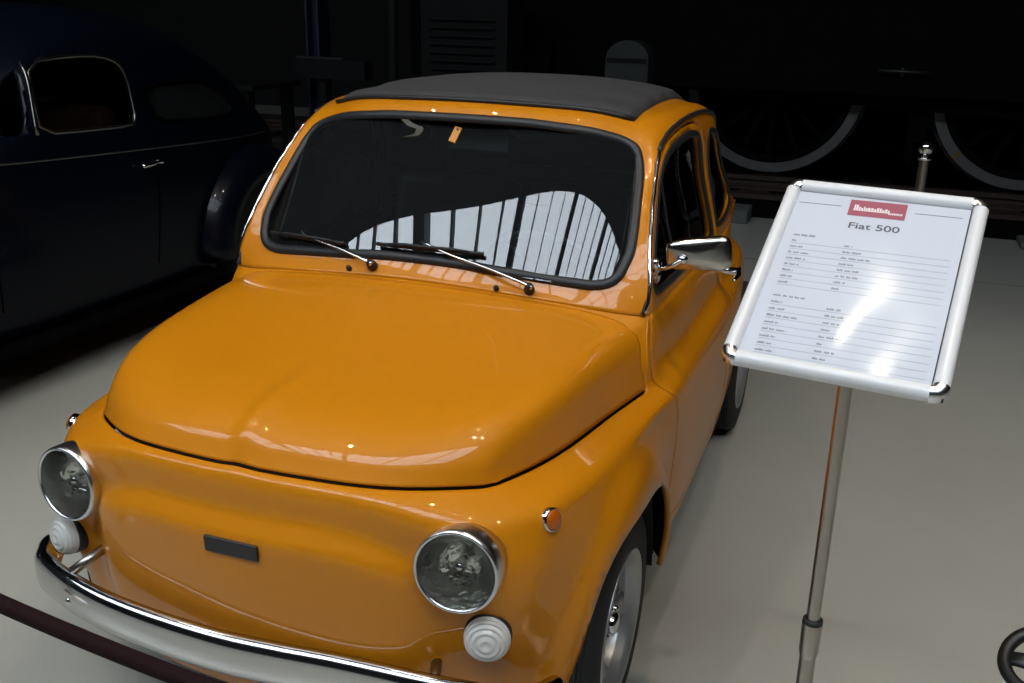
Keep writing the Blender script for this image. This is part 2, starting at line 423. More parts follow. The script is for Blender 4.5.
# ---- upper body
T = [
 [(0, .838, .910), (.2, .848, .902), (.38, .875, .886), (.50, .903, .870), (.556, .926, .864), (.560, .930, .8645), (.564, .933, .865), (.567, .935, .865)],
 [(0, .865, .941), (.2, .875, .932), (.38, .902, .917), (.500, .930, .915), (.563, .941, .905), (.566, .944, .892), (.568, .946, .878), (.570, .950, .865)],
 [(0, .915, 1.008), (.21, .925, 1.003), (.39, .955, .996), (.516, .984, .990), (.547, .991, .996), (.556, .995, .95), (.565, 1.0, .905), (.573, 1.01, .865)],
 [(0, .985, 1.102), (.2, .997, 1.099), (.37, 1.03, 1.092), (.503, 1.072, 1.090), (.528, 1.072, 1.098), (.542, 1.08, 1.02), (.558, 1.09, .94), (.576, 1.10, .865)],
 [(0, 1.052, 1.192), (.2, 1.066, 1.188), (.36, 1.102, 1.178), (.488, 1.143, 1.163), (.516, 1.142, 1.162), (.534, 1.16, 1.07), (.556, 1.18, .965), (.578, 1.20, .865)],
 [(0, 1.12, 1.281), (.2, 1.136, 1.277), (.34, 1.166, 1.263), (.448, 1.207, 1.238), (.508, 1.225, 1.222), (.530, 1.26, 1.11), (.556, 1.29, .985), (.582, 1.32, .865)],
 [(0, 1.165, 1.306), (.2, 1.185, 1.301), (.35, 1.225, 1.289), (.44, 1.27, 1.273), (.514, 1.33, 1.252), (.535, 1.36, 1.13), (.559, 1.40, 1.0), (.584, 1.43, .865)],
 [(0, 1.36, 1.330), (.2, 1.37, 1.322), (.36, 1.40, 1.301), (.45, 1.43, 1.285), (.518, 1.48, 1.264), (.538, 1.50, 1.13), (.561, 1.52, 1.0), (.585, 1.54, .865)],
 [(0, 1.62, 1.333), (.2, 1.62, 1.325), (.36, 1.64, 1.303), (.45, 1.66, 1.285), (.520, 1.70, 1.260), (.540, 1.71, 1.12), (.563, 1.72, .99), (.586, 1.74, .865)],
 [(0, 1.88, 1.318), (.2, 1.88, 1.313), (.36, 1.89, 1.291), (.45, 1.90, 1.267), (.517, 1.91, 1.236), (.538, 1.92, 1.11), (.563, 1.93, .985), (.585, 1.95, .865)],
 [(0, 2.08, 1.28), (.2, 2.08, 1.273), (.36, 2.07, 1.25), (.45, 2.06, 1.222), (.505, 2.04, 1.19), (.533, 2.06, 1.08), (.560, 2.08, .975), (.574, 2.12, .865)],
 [(0, 2.22, 1.18), (.2, 2.215, 1.175), (.36, 2.19, 1.155), (.45, 2.15, 1.13), (.495, 2.11, 1.11), (.528, 2.15, 1.03), (.555, 2.19, .950), (.558, 2.27, .865)],
 [(0, 2.36, 1.04), (.2, 2.355, 1.04), (.36, 2.32, 1.03), (.45, 2.26, 1.01), (.492, 2.20, 1.00), (.525, 2.25, .955), (.548, 2.32, .91), (.543, 2.40, .865)],
 [(0, 2.47, .93), (.2, 2.465, .93), (.36, 2.43, .925), (.44, 2.38, .92), (.485, 2.31, .918), (.512, 2.36, .90), (.53, 2.43, .88), (.538, 2.50, .865)],
 [(0, 2.60, .865), (.2, 2.597, .865), (.30, 2.59, .865), (.36, 2.575, .865), (.40, 2.57, .865), (.43, 2.56, .865), (.46, 2.55, .865), (.49, 2.54, .865)],
]
T = np.array(T, float)
D3, I3, J3 = surf(T, [5, 7, 8, 8, 8, 6, 8, 8, 8, 7, 6, 6, 5, 5], [10, 9, 7, 5, 5, 6, 6], mirror_j=True)
D3[:, 0, 0] = 0
# make lower body's top row meet the greenhouse base exactly
base = np.concatenate([D3[:, -1], D3[-1, ::-1][1:]])
def snap_to(p, poly):
    a, b = poly[:-1], poly[1:]; ab = b-a
    t = np.clip(((p-a)*ab).sum(1)/np.maximum((ab*ab).sum(1), 1e-12), 0, 1); q = a+t[:, None]*ab
    return q[np.argmin(((q-p)**2).sum(1))]
i10 = int(sum(NS[:10]))
for i in range(iH, D1.shape[0]):
    q = snap_to(D1[i, -1], base)
    d = q-D1[i, -1]
    for j in range(jH+1, D1.shape[1]):
        w = (j-jH)/(D1.shape[1]-1-jH); D1[i, j] += d*w*w

H = np.array([
 [(.448, .277, .7205), (.432, .255, .7215), (.412, .235, .7245), (.30, .165, .735), (.16, .128, .742), (0, .118, .744)],
 [(.4565, .296, .720), (.4425, .281, .739), (.424, .262, .757), (.305, .188, .768), (.16, .151, .777), (0, .141, .780)],
 [(.469, .325, .719), (.457, .316, .753), (.437, .303, .787), (.31, .237, .796), (.16, .208, .804), (0, .199, .808)],
 [(.493, .392, .717), (.484, .392, .768), (.464, .387, .812), (.315, .327, .820), (.16, .302, .826), (0, .296, .828)],
 [(.520, .503, .714), (.510, .503, .775), (.488, .500, .827), (.32, .448, .839), (.16, .425, .844), (0, .420, .846)],
 [(.5475, .665, .711), (.536, .665, .777), (.512, .662, .835), (.33, .605, .859), (.16, .585, .867), (0, .580, .869)],
 [(.5725, .79, .7095), (.558, .797, .777), (.531, .802, .838), (.335, .748, .878), (.16, .725, .890), (0, .720, .893)],
 [(.587, .864, .7085), (.571, .872, .775), (.546, .890, .836), (.345, .859, .8875), (.16, .836, .9035), (0, .830, .907)],
], float)
H[0, 3:, 1] -= .0025; H[1, 3:, 1] += .0032; H[1, 3:, 2] += .004; H[2, 3:, 2] += .004; H[3, 3:, 2] += .003
H = np.concatenate([H[:1], (H[:1]+H[1:2])*.5+np.array([0, -.0005, .0005]), H[1:]])
Hd, Ih, Jh = surf(H[:, ::-1], [5, 5, 7, 7, 8, 9, 9, 7], [20, 12, 10, 6, 6], mirror_j=True)
Hd[:, 0, 0] = 0
fade = sstep(.47, .16, Hd[..., 1])
Hd[..., 2] += .011*fade*np.exp(-(Hd[..., 0]/.026)**2)*sstep(.10, .145, Hd[..., 1])
# the shell's edge follows the bonnet's edge with a narrow gap
hb = np.concatenate([Hd[0, :], Hd[1:, -1]])
for i in range(iH+1):
    q = snap_to(D1[i, jH], hb)
    out = np.array([D1[i, jH, 0]*.9, (D1[i, jH, 1]-.62)*(1 if i < iH*.6 else .2), 0]); out /= max(1e-6, np.linalg.norm(out))
    d = q+out*.0045+np.array([0, 0, -.0045])-D1[i, jH]
    if i == iH: d = q+np.array([.002, .004, -.002])-D1[i, jH]
    for j in range(jH-10, jH+1):
        w_ = (j-(jH-10))/10; D1[i, j] += d*w_*w_*(3-2*w_)
D1[0, :, 0] = 0
# ---- outlines
DOOR = chaikin([(1.0, .285), (1.72, .285), (1.765, .40), (1.772, .60), (1.765, .86), (1.745, .98), (1.705, 1.12), (1.665, 1.205), (1.60, 1.243), (1.45, 1.250), (1.30, 1.238), (1.21, 1.195), (1.125, 1.12), (1.06, 1.04), (1.005, .965), (.962, .895), (.925, .82), (.905, .75), (.905, .70), (.932, .665), (.957, .58), (.972, .465), (.985, .35)], 1)
DWIN = chaikin([(1.005, .905), (1.005, .93), (1.04, .985), (1.10, 1.06), (1.17, 1.14), (1.24, 1.192), (1.32, 1.215), (1.46, 1.224), (1.585, 1.215), (1.625, 1.19), (1.66, 1.10), (1.695, .975), (1.712, .905), (1.69, .895), (1.35, .892), (1.03, .895)], 2)
QWIN = chaikin([(1.785, 1.20), (1.93, 1.185), (2.04, 1.14), (2.11, 1.06), (2.16, .955), (2.15, .922), (1.97, .905), (1.81, .905), (1.79, .92), (1.772, 1.05), (1.762, 1.18)], 2)
WSO = [(0, .942), (.1, .940), (.2, .932), (.3, .924), (.4, .915), (.44, .914), (.475, .922), (.498, .943), (.508, .972), (.514, 1.0), (.510, 1.05), (.502, 1.1), (.493, 1.15), (.481, 1.19), (.462, 1.222), (.43, 1.240), (.40, 1.250), (.35, 1.262), (.3, 1.269), (.2, 1.278), (.1, 1.281), (0, 1.282)]
WS = WSO + [(-a, b) for a, b in WSO[::-1][1:-1]]
RWO = [(0, .955), (.30, .950), (.38, .965), (.41, 1.0), (.41, 1.06), (.395, 1.13), (.36, 1.165), (.28, 1.185), (0, 1.195)]
RW = chaikin(RWO + [(-a, b) for a, b in RWO[::-1][1:-1]], 2)
def inset(poly, d):
    P = np.array(poly, float); out = []
    n = len(P); c = P.mean(0)
    A = .5*sum(P[i][0]*P[(i+1) % n][1]-P[(i+1) % n][0]*P[i][1] for i in range(n))
    s = 1 if A > 0 else -1
    for i in range(n):
        t = P[(i+1) % n]-P[i-1]; t /= np.linalg.norm(t)
        out.append(P[i]+d*s*np.array([-t[1], t[0]]))
    return out

def fix_maj(bm, fs):
    bm.normal_update(); t = 0
    for f in fs:
        c = f.calc_center_median(); t += f.normal.dot(c-Vector((0, min(max(c.y, .7), 2.3), .55)))*f.calc_area()
    if t < 0:
        for f in fs: f.normal_flip()
def shell_half():
    """half body (x>=0) with layers j (column parameter) and part (0 lower / 1 upper)"""
    N, M = D1.shape[:2]
    bm, V1 = grid_bm(D1, drop=lambda i, j: i < iH and j >= jH,
                     layers={'jp': np.full((N, M), 9.0), 'up': np.zeros((N, M))})
    fix_maj(bm, bm.faces[:]); n0 = set(bm.faces)
    N3, M3 = D3.shape[:2]
    bm, V3 = grid_bm(D3, bm=bm, layers={'jp': np.tile(J3, (N3, 1)), 'up': np.ones((N3, M3))})
    fix_maj(bm, [f for f in bm.faces if f not in n0])
    loose = [v for v in bm.verts if not v.link_faces]
    bmesh.ops.delete(bm, geom=loose, context='VERTS')
    bmesh.ops.dissolve_degenerate(bm, dist=1e-5, edges=bm.edges[:])
    return bm
bmh = shell_half()
bmh.normal_update()
# face direction check
def orient_out(bm):
    """make normals point away from the car's axis"""
    for f in bm.faces:
        c = f.calc_center_median()
        ax = Vector((0, min(max(c.y, .6), 2.4), .62 if c.z < .9 else .95))
        if f.normal.dot(c-ax) < 0: f.normal_flip()
BV = None
def mirror_full(bm):
    """append the x<0 mirror and weld the centre"""
    g = bm.verts[:] + bm.edges[:] + bm.faces[:]
    r = bmesh.ops.duplicate(bm, geom=g)
    nv = [e for e in r['geom'] if isinstance(e, bmesh.types.BMVert)]
    nf = [e for e in r['geom'] if isinstance(e, bmesh.types.BMFace)]
    for v in nv: v.co.x = -v.co.x
    for f in nf: f.normal_flip()
    bmesh.ops.remove_doubles(bm, verts=[v for v in bm.verts if abs(v.co.x) < 2e-4], dist=3e-4)
    return bm
full = bmh.copy(); mirror_full(full); full.normal_update()
BV = BVHTree.FromBMesh(full); full.free()
def onsurf(p, off=0.0):
    loc, n, i, d = BV.find_nearest(Vector(p))
    return loc+n*off, n
def apply_g(bm, name, fn):
    L = bm.verts.layers.float.get(name) or bm.verts.layers.float.new(name)
    jp = bm.verts.layers.float['jp']; upl = bm.verts.layers.float['up']
    bm.verts.ensure_lookup_table()
    co = np.array([v.co[:] for v in bm.verts]); jj = np.array([v[jp] for v in bm.verts]); uu = np.array([v[upl] for v in bm.verts])
    g = fn(co, jj, uu)
    for v, a in zip(bm.verts, g): v[L] = float(a)
    cut(bm, L)
    return L
side = lambda co, jj: np.where(jj < 8, (4.06-jj)*.3, .30-co[:, 0])
GAP = .0028
def delete_neg(bm, L, neg=True):
    fs = [f for f in bm.faces if (fsign(f, L) < 0) == neg and abs(fsign(f, L)) > 0]
    bmesh.ops.delete(bm, geom=fs, context='FACES')
arch = lambda co, yc: (((np.abs(co[:, 1]-yc)/.272)**2.6+(np.maximum(co[:, 2]-.215, 0)/.345)**2.6)**(1/2.6)-1)*.27
g_arch = lambda yc: (lambda co, jj, uu: np.maximum(arch(co, yc), np.maximum(.30-co[:, 0], (uu-.5)*1.0)))
def g_side(poly):
    return lambda co, jj, uu: np.maximum(polysd(poly, co[:, 1], co[:, 2]), side(co, jj))
g_ws = lambda co, jj, uu: np.maximum(polysd(inset(WS, .010), co[:, 0], co[:, 2]), np.maximum(co[:, 1]-1.35, .5-uu))
g_rw = lambda co, jj, uu: np.maximum(polysd(RW, co[:, 0], co[:, 2]), np.maximum(2.0-co[:, 1], .5-uu))

# --- the body panel
car = thing('classic_car', 'small orange classic car with chrome bumper and grey folding roof', 'car', (0, 0, 0))
b0 = bmh.copy()
L = apply_g(b0, 'g1', g_arch(.600)); delete_neg(b0, L)
L = apply_g(b0, 'g2', g_arch(2.38)); delete_neg(b0, L)
L = apply_g(b0, 'gl', lambda c, j, u: np.maximum(np.hypot(c[:, 0]-.432, c[:, 2]-.612)-.070, np.maximum(c[:, 1]-.40, u-.5))); delete_neg(b0, L)
doorb = b0.copy()
L = apply_g(b0, 'g3', lambda c, j, u: g_side(DOOR)(c, j, u)-GAP); delete_neg(b0, L)
L = apply_g(b0, 'g4', g_side(QWIN)); delete_neg(b0, L)
L = apply_g(b0, 'g5', g_ws); delete_neg(b0, L)
L = apply_g(b0, 'g6', g_rw); delete_neg(b0, L)
mirror_full(b0)
body = mk('body_shell', b0, [PAINT, INNER], car); solid(body, .014, mo=1, rim=0)
# --- doors
L = apply_g(doorb, 'g3', lambda c, j, u: g_side(DOOR)(c, j, u)+GAP); delete_neg(doorb, L, False)
dglass = doorb.copy()
L = apply_g(doorb, 'g7', g_side(DWIN)); delete_neg(doorb, L)
L = apply_g(dglass, 'g7', g_side(DWIN)); delete_neg(dglass, L, False)
def flipx(bm):
    for v in bm.verts: v.co.x = -v.co.x
    for f in bm.faces: f.normal_flip()
    return bm
def inward(bm, d):
    bm.normal_update()
    for v in bm.verts: v.co -= v.normal*d
    return bm
DD = {}
for s in (1, -1):
    a = doorb.copy(); g = inward(dglass.copy(), .012)
    if s < 0: flipx(a); flipx(g)
    d = mk('door', a, [PAINT, INNER], car); solid(d, .014, mo=1)
    mk('door_glass', g, SGLASS, d)
    DD[s] = d
qg = bmh.copy(); L = apply_g(qg, 'g4', g_side(QWIN)); delete_neg(qg, L, False); inward(qg, .010)
for s in (1, -1):
    a = qg.copy()
    if s < 0: flipx(a)
    mk('quarter_window', a, SGLASS, car)
wg = bmh.copy(); L = apply_g(wg, 'g5', g_ws); delete_neg(wg, L, False); mirror_full(wg)
# the pane itself is a clean curved sheet: low-order fit through the opening
wv = np.array([v.co[:] for v in wg.verts]); zc = wv[:, 2]-1.1
KQ = .12
A_ = np.stack([np.ones(len(wv)), zc, wv[:, 0]**4], 1)
cf = np.linalg.lstsq(A_, wv[:, 1]-KQ*wv[:, 0]**2, rcond=None)[0]
for v in wg.verts:
    v.co.y = cf[0]+cf[1]*(v.co.z-1.1)+KQ*v.co.x**2+cf[2]*v.co.x**4+.005
wg.normal_update()
wind = mk('windscreen', wg, WGLASS, car)
rg = bmh.copy(); L = apply_g(rg, 'g6', g_rw); delete_neg(rg, L, False); mirror_full(rg); inward(rg, .006)
mk('rear_window', rg, SGLASS, car)
def seal(poly, plane, rad, m, nm, parent, s=1, ins=0.0, off=.001, flat=(1, .62), xg=.57, yg=1.0):
    P = inset(poly, ins); pts = []; ups = []
    for a, b in P:
        p = (a, yg, b) if plane == 'xz' else (s*xg, a, b)
        # push the point along y (or x) on to the skin
        if plane == 'xz':
            h = BV.ray_cast(Vector((a, -1 if yg < 1.6 else 4, b)), Vector((0, 1 if yg < 1.6 else -1, 0)))
        else:
            h = BV.ray_cast(Vector((s*2, a, b)), Vector((-s, 0, 0)))
        q, n = (h[0], h[1]) if h[0] is not None else onsurf(p)
        if plane == 'xz' and abs(n.x) < .98:
            pass
        pts.append(q+n*off); ups.append(n)
    # smooth the normals
    for _ in range(2):
        ups = [(ups[i-1]+ups[i]*2+ups[(i+1) % len(ups)]).normalized() for i in range(len(ups))]
    bm = bmesh.new(); add_tube(bm, pts, rad, 12, closed=True, up=[tuple(u) for u in ups], flat=flat)
    return mk(nm, bm, m, parent, normals=True)
WSd = [tuple(v)[:2] for v in catmull([(a, b, 0) for a, b in WS], 4, True)]
seal(WSd, 'xz', .0125, RUBBER, 'windscreen_seal', car, ins=.0125, off=.002)
seal(RW, 'xz', .011, RUBBER, 'rear_window_seal', car, ins=0, yg=2.3)
for s in (1, -1):
    seal(DWIN, 'yz', .010, RUBBER, 'window_seal', DD[s], s=s, ins=.002, flat=(1, .5))
    seal(QWIN, 'yz', .009, RUBBER, 'quarter_window_seal', car, s=s, ins=.001, flat=(1, .5))
# vent-window divider in each door
for s in (1, -1):
    pts = []
    for y_, z_ in ((1.20, 1.165), (1.225, 1.03), (1.25, .905)):
        h = BV.ray_cast(Vector((s*2, y_, z_)), Vector((-s, 0, 0))); pts.append(h[0]-Vector((s*.006, 0, 0)))
    bm = bmesh.new(); add_tube(bm, catmull(pts, 5), .0065, 8, up=(s, 0, 0), flat=(1, .7)); mk('vent_window_bar', bm, RUBBER, DD[s], normals=True)

# ---- bonnet
bm, V = grid_bm(Hd); bm.normal_update()
for f in bm.faces:
    if f.normal.z < 0 and abs(f.normal.z) > .05 or (abs(f.normal.z) <= .05 and f.normal.x < 0): f.normal_flip()
mirror_full(bm); bmesh.ops.recalc_face_normals(bm, faces=bm.faces[:])
if sum(f.normal.z*f.calc_area() for f in bm.faces) < 0:
    for f in bm.faces: f.normal_flip()
bm.normal_update(); BH = BVHTree.FromBMesh(bm)
bonnet = mk('bonnet', bm, [PAINT, INNER], car); solid(bonnet, .010, mo=1)
top = [Vector(p) for p in D3[0, :int(np.argmin(np.abs(J3-3.9)))]]
sd = [Vector(D1[iH, j]) for j in range(D1.shape[1]-1, jH, -1)]
path = top+sd; bm = bmesh.new(); rows = []
for i, p in enumerate(path):
    k = min(1, max(0, (i-len(top)+8)/10))
    off = Vector((-.006-.014*k, -.050, -.030*(1-.6*k)-.004))
    if p.x < .3: off = Vector((0, -.035, -.016))
    if abs(i-len(top)) < 12: off = Vector((-.035, -.075, -.040))
    rows.append([bm.verts.new(p+Vector((0, .002, -.0005))), bm.verts.new(p+off*.45), bm.verts.new(p+off)])
for a, b in zip(rows[:-1], rows[1:]):
    for q in range(2): bm.faces.new((a[q], b[q], b[q+1], a[q+1]))
mirror_full(bm); bmesh.ops.recalc_face_normals(bm, faces=bm.faces[:])
mk('cowl_flange', bm, PAINT, car)
# rubber strip in the gap below the bonnet
gp = [Vector((sx*p[0], p[1], p[2]-.0045)) for sx, seq in ((-1, list(Hd[::-1, -1])+list(Hd[0, ::-1][1:])), (1, list(Hd[0, 1:])+list(Hd[1:, -1]))) for p in seq]
gp = [p-Vector((p.x*.018, -.006, 0)) for p in gp]
bm = bmesh.new(); add_tube(bm, gp, .0045, 6); mk('bonnet_gasket', bm, RUBBER, car)
# added dark sheet under the bonnet, only there to keep the gap dark
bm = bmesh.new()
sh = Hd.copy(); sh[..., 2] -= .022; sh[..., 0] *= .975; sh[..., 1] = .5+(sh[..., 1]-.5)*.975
grid_bm(sh, bm=bm); mirror_full(bm); mk('gap_dark_backing', bm, INNER, car)

# ---- folding roof fabric
RF = []
nx, ny = 45, 49
for i in range(ny):
    row = []
    for j in range(nx):
        u = -1+2*j/(nx-1); v = i/(ny-1)
        x_ = .432*u*(1-.06*v); y0_ = 1.172+.50*x_*x_; y_ = y0_+(2.14-.35*x_*x_-y0_)*v
        h = BV.ray_cast(Vector((x_, y_, 3)), Vector((0, 0, -1)))
        e = min(1, (1-abs(u))/.05, v/.022, (1-v)/.04); e = max(0, e)
        hh = .004+.010*sqrt(max(0, 1-(1-e)**2))
        hh += .004*sstep(.10, .22, v)+.0035*sin(v*26+u)*sstep(.55, 1, abs(u))
        row.append((x_, y_, h[0].z+hh))
    RF.append(row)
RF = np.array(RF)
bm, V = grid_bm(RF)
ring = [V[0][j] for j in range(nx)]+[V[i][-1] for i in range(1, ny)]+[V[-1][j] for j in range(nx-2, -1, -1)]+[V[i][0] for i in range(ny-2, 0, -1)]
low = [bm.verts.new(v.co-Vector((0, 0, .012))) for v in ring]
for k in range(len(ring)):
    k2 = (k+1) % len(ring); bm.faces.new((ring[k], ring[k2], low[k2], low[k]))
mk('folding_roof', bm, FABRIC, car, normals=True, angle=60)
# front hem bar of the fabric roof
bm = bmesh.new()
hp = []
for j in range(-14, 15):
    x_ = .430*j/14; y_ = 1.165+.50*x_*x_
    h = BV.ray_cast(Vector((x_, y_, 3)), Vector((0, 0, -1))); hp.append(h[0]+Vector((0, 0, .005)))
add_tube(bm, hp, .0075, 8, flat=(1, .8), up=(0, 0, 1)); mk('roof_hem', bm, RUBBER, car, normals=True)

# ---- drip rail along the roof edge (bright trim)
j4 = int(np.argmin(np.abs(J3-4)))
for s in (1, -1):
    pts = []; a = int(np.argmin(np.abs(I3-.3))); b = int(np.argmin(np.abs(I3-10.6)))
    for i in range(a, b):
        p = Vector(D3[i, j4]); p.x *= s; q, n = onsurf(p, .003); pts.append(q)
    k = int(len(pts)*(.50 if s < 0 else .44))
    bm = bmesh.new(); add_tube(bm, pts[:k+1], .0052, 8); mk('pillar_trim', bm, CHROME, car)
    bm = bmesh.new(); add_tube(bm, pts[k:], .0060, 8); mk('drip_rail', bm, RUBBER, car)

# ---- headlamps
def headlamp(s):
    n = Vector((s*.10, -1, .07)).normalized(); c = Vector((s*.430, .124, .613))
    M = axis_mat(c, n)
    bm = bmesh.new()
    add_lathe(bm, [(.0805, -.062), (.0805, -.030), (.0800, -.006), (.0782, .001), (.0752, .0035), (.0718, .002), (.0708, -.004), (.0708, -.02)], 48, M, cap=False)
    r = mk('headlamp', bm, RINGM, car, normals=True); solid(r, .002)
    bm = bmesh.new(); add_lathe(bm, [(.0708, -.004), (.060, -.030), (.040, -.048), (.018, -.056), (0, -.057)], 40, M, cap=False)
    mk('reflector', bm, REFL, r, normals=True)
    bm = bmesh.new(); add_lathe(bm, [(.0, -.052), (.010, -.050), (.013, -.030), (.011, -.018), (0, -.014)], 20, M, cap=False)
    mk('bulb', bm, CHROME, r, normals=True)
    bm = bmesh.new()
    prof = [(.0720, .000)]
    for k in range(1, 9):
        q = k/8; prof.append((.0720*(1-q), .000+.011*(1-(1-q)**2)))
    add_lathe(bm, prof, 48, M, cap=False)
    # moulded ribs on the lens
    for v in bm.verts:
        loc = M.inverted() @ v.co
        v.co += n*(.0006*sin(loc.y*420))
    mk('lens', bm, HL, r, normals=True)
RINGM = mat('lamp_rim_chrome', (.72, .73, .76), .26, metal=1)
HL = thin_glass('headlamp_glass', (.93, .95, .93), 1.5, .03)
headlamp(1); headlamp(-1)
# ---- front indicators
def indicator(s):
    n = Vector((s*.28, -1, .18)).normalized(); c, nn = onsurf((s*.490, .12, .462)); c = c+nn*.004
    n = (n+nn*.5).normalized()
    M = axis_mat(c, n)
    bm = bmesh.new(); add_lathe(bm, [(.043, -.02), (.0445, .002), (.043, .008), (.038, .010)], 32, M, cap=False)
    r = mk('indicator_lamp', bm, RUBBER, car, normals=True)
    bm = bmesh.new()
    prof = [(.0425, .008), (.0430, .012)]
    for k in range(0, 21):
        q = k/20; rr = .0425*cos(q*pi/2)**.8; zz = .012+.024*sin(q*pi/2)
        prof.append((max(rr, 0), zz+(.0032 if k % 4 in (1, 2) else 0)))
    add_lathe(bm, prof, 36, M, cap=False)
    l = mk('clear_lens', bm, CLEAR, r, normals=True)
indicator(1); indicator(-1)
# ---- side repeaters
for s in (1, -1):
    c, n = onsurf((s*.562, .279, .664)); M = axis_mat(c, n)
    bm = bmesh.new(); add_lathe(bm, [(.0225, -.01), (.0232, .004), (.0205, .008), (.0185, .006)], 28, M, cap=False); r = mk('side_repeater', bm, CHROME, car, normals=True)
    bm = bmesh.new(); prof = [(.0192, .004)]
    for k in range(0, 9): q = k/8; prof.append((.0192*cos(q*pi/2), .006+.008*sin(q*pi/2)+(.0012 if k % 2 else 0)))
    add_lathe(bm, prof, 28, M, cap=False); mk('amber_lens', bm, AMBER, r, normals=True)
# ---- nose plate
c = BV.ray_cast(Vector((.012, -1, .602)), Vector((0, 1, 0)))
pn = c[1]
M = axis_mat(c[0]+pn*.002, pn, (1, 0, 0))
bm = bmesh.new(); add_box(bm, -.0575, .0575, -.0165, .0165, -.004, .004, M); o = mk('nose_badge', bm, PLATE, car, smooth=False); bevel(o, .003, 2)
o['label'] = 'plain black rectangular nose plate'
# ---- bumper
BP = [(-.607, .245, .400), (-.594, .196, .409), (-.567, .160, .416), (-.535, .125, .423), (-.48, .095, .430)]+[(a, b, .415-.045*a) for a, b in ((-.40, .065), (-.30, .045), (-.20, .036), (-.10, .034), (0, .038), (.10, .051), (.20, .067), (.30, .079), (.36, .085), (.45, .098))]+[(.52, .128, .380), (.57, .170, .368), (.592, .21, .362), (.605, .255, .355)]
bp = catmull(BP, 6)
prof = [(.020, .004), (.012, .0075), (.003, .006), (-.004, -.002), (-.0075, -.014), (-.0085, -.030), (-.0080, -.050), (-.005, -.066), (.002, -.078), (.012, -.084)]
bm = bmesh.new(); rows = []
for i, p in enumerate(bp):
    t = (bp[min(i+1, len(bp)-1)]-bp[max(i-1, 0)]).normalized(); out = Vector((t.y, -t.x, 0)).normalized()
    if out.dot(p-Vector((0, 1, .4))) < 0: out = -out
    e = min(1, min(i, len(bp)-1-i)/5+.35)
    rows.append([bm.verts.new(p-out*a+Vector((0, 0, (b+.037)*e-.037))) for a, b in prof])
for i in range(len(rows)-1):
    for j in range(len(prof)-1): bm.faces.new((rows[i][j], rows[i+1][j], rows[i+1][j+1], rows[i][j+1]))
bumper = mk('bumper', bm, BUMPER, car, normals=True); solid(bumper, .003, off=0)
for s in (-1, 1):
    M = axis_mat((s*.39, .060 if s < 0 else .082, .373-.018*s), (s*.2, -1, 0))
    bm = bmesh.new(); add_lathe(bm, [(.0, .012), (.006, .0105), (.009, .006), (.0095, 0), (.0095, -.01)], 16, M, cap=False); mk('bumper_bolt', bm, CHROME, bumper, normals=True)
    # bumper bracket with its rubber buffer
    bm = bmesh.new(); add_tube(bm, [(s*.405, .085, .413-.025*s), (s*.375, .165, .428-.038*s)], .0105, 12); mk('bumper_bracket', bm, STEEL, bumper)

# ---- wheels
def wheel(x, y, s, nm='wheel'):
    w = bpy.data.objects.new(nm, None); w.empty_display_size = .05; link(w, car); w.location = (x, y, .262)
    Mx = axis_mat((0, 0, 0), (s, 0, 0))
    bm = bmesh.new()
    prof = [(.158, -.055), (.172, -.066), (.215, -.069), (.246, -.062), (.258, -.050)]
    for k in range(-4, 5):
        prof += [(.2600, k*.0105-.003), (.2600, k*.0105+.003), (.2570, k*.0105+.0045), (.2570, k*.0105+.006)]
    prof += [(.258, .050), (.246, .062), (.215, .069), (.188, .068), (.172, .066), (.158, .055)]
    add_lathe(bm, prof, 56, Mx, cap=False); mk('tyre', bm, TYRE, w, normals=True, angle=50)
    bm = bmesh.new()
    add_lathe(bm, [(.158, -.06), (.150, -.045), (.150, .040), (.156, .050), (.166, .058), (.172, .066), (.168, .070), (.160, .066), (.152, .052), (.143, .036)], 48, Mx, cap=False)
    rim = mk('rim', bm, SILVER, w, normals=True)
    bm = bmesh.new()   # five spoke face with rounded triangular openings
    add_lathe(bm, [(.0, .040), (.030, .040), (.046, .036), (.052, .026), (.052, .012)], 40, Mx, cap=False)
    for k in range(5):
        a = k*2*pi/5+.62
        pr = []
        for q in range(9):
            t = q/8; r_ = .040+.112*t; wd = .012+.014*abs(t-.35)**1.2*1.6+(.012*t**3); z_ = .034-.010*sin(t*pi)+.004*t
            pr.append((r_, wd, z_))
        L_ = []
        for r_, wd, z_ in pr:
            row = []
            for fx, dz in ((-1, -.012), (-1, -.004), (-.6, 0), (0, .003), (.6, 0), (1, -.004), (1, -.012)):
                p = Vector((r_*cos(a)-fx*wd*sin(a), r_*sin(a)+fx*wd*cos(a), z_+dz)); row.append(bm.verts.new(Mx @ p))
            L_.append(row)
        for i in range(len(L_)-1):
            for j in range(6): bm.faces.new((L_[i][j], L_[i+1][j], L_[i+1][j+1], L_[i][j+1]))
    mk('wheel_centre', bm, SILVER, w, normals=True)
    bm = bmesh.new(); add_lathe(bm, [(.149, .012), (.05, .016), (.0, .016)], 32, Mx, cap=False); mk('brake_drum', bm, INNER, w)
    bm = bmesh.new(); add_lathe(bm, [(.026, .036), (.026, .050), (.020, .058), (0, .060)], 24, Mx, cap=False); mk('hub_cap', bm, CHROME, w, normals=True)
    for k in range(4):
        a = k*pi/2+.3
        M2 = Mx @ Matrix.Translation((.040*cos(a), .040*sin(a), .034))
        bm = bmesh.new(); add_lathe(bm, [(.007, -.004), (.0075, .010), (.004, .014), (0, .015)], 10, M2, cap=False); mk('wheel_bolt', bm, CHROME, w, normals=True)
for s in (1, -1):
    wheel(s*.563, .580, s); wheel(s*.575, 2.38, s)
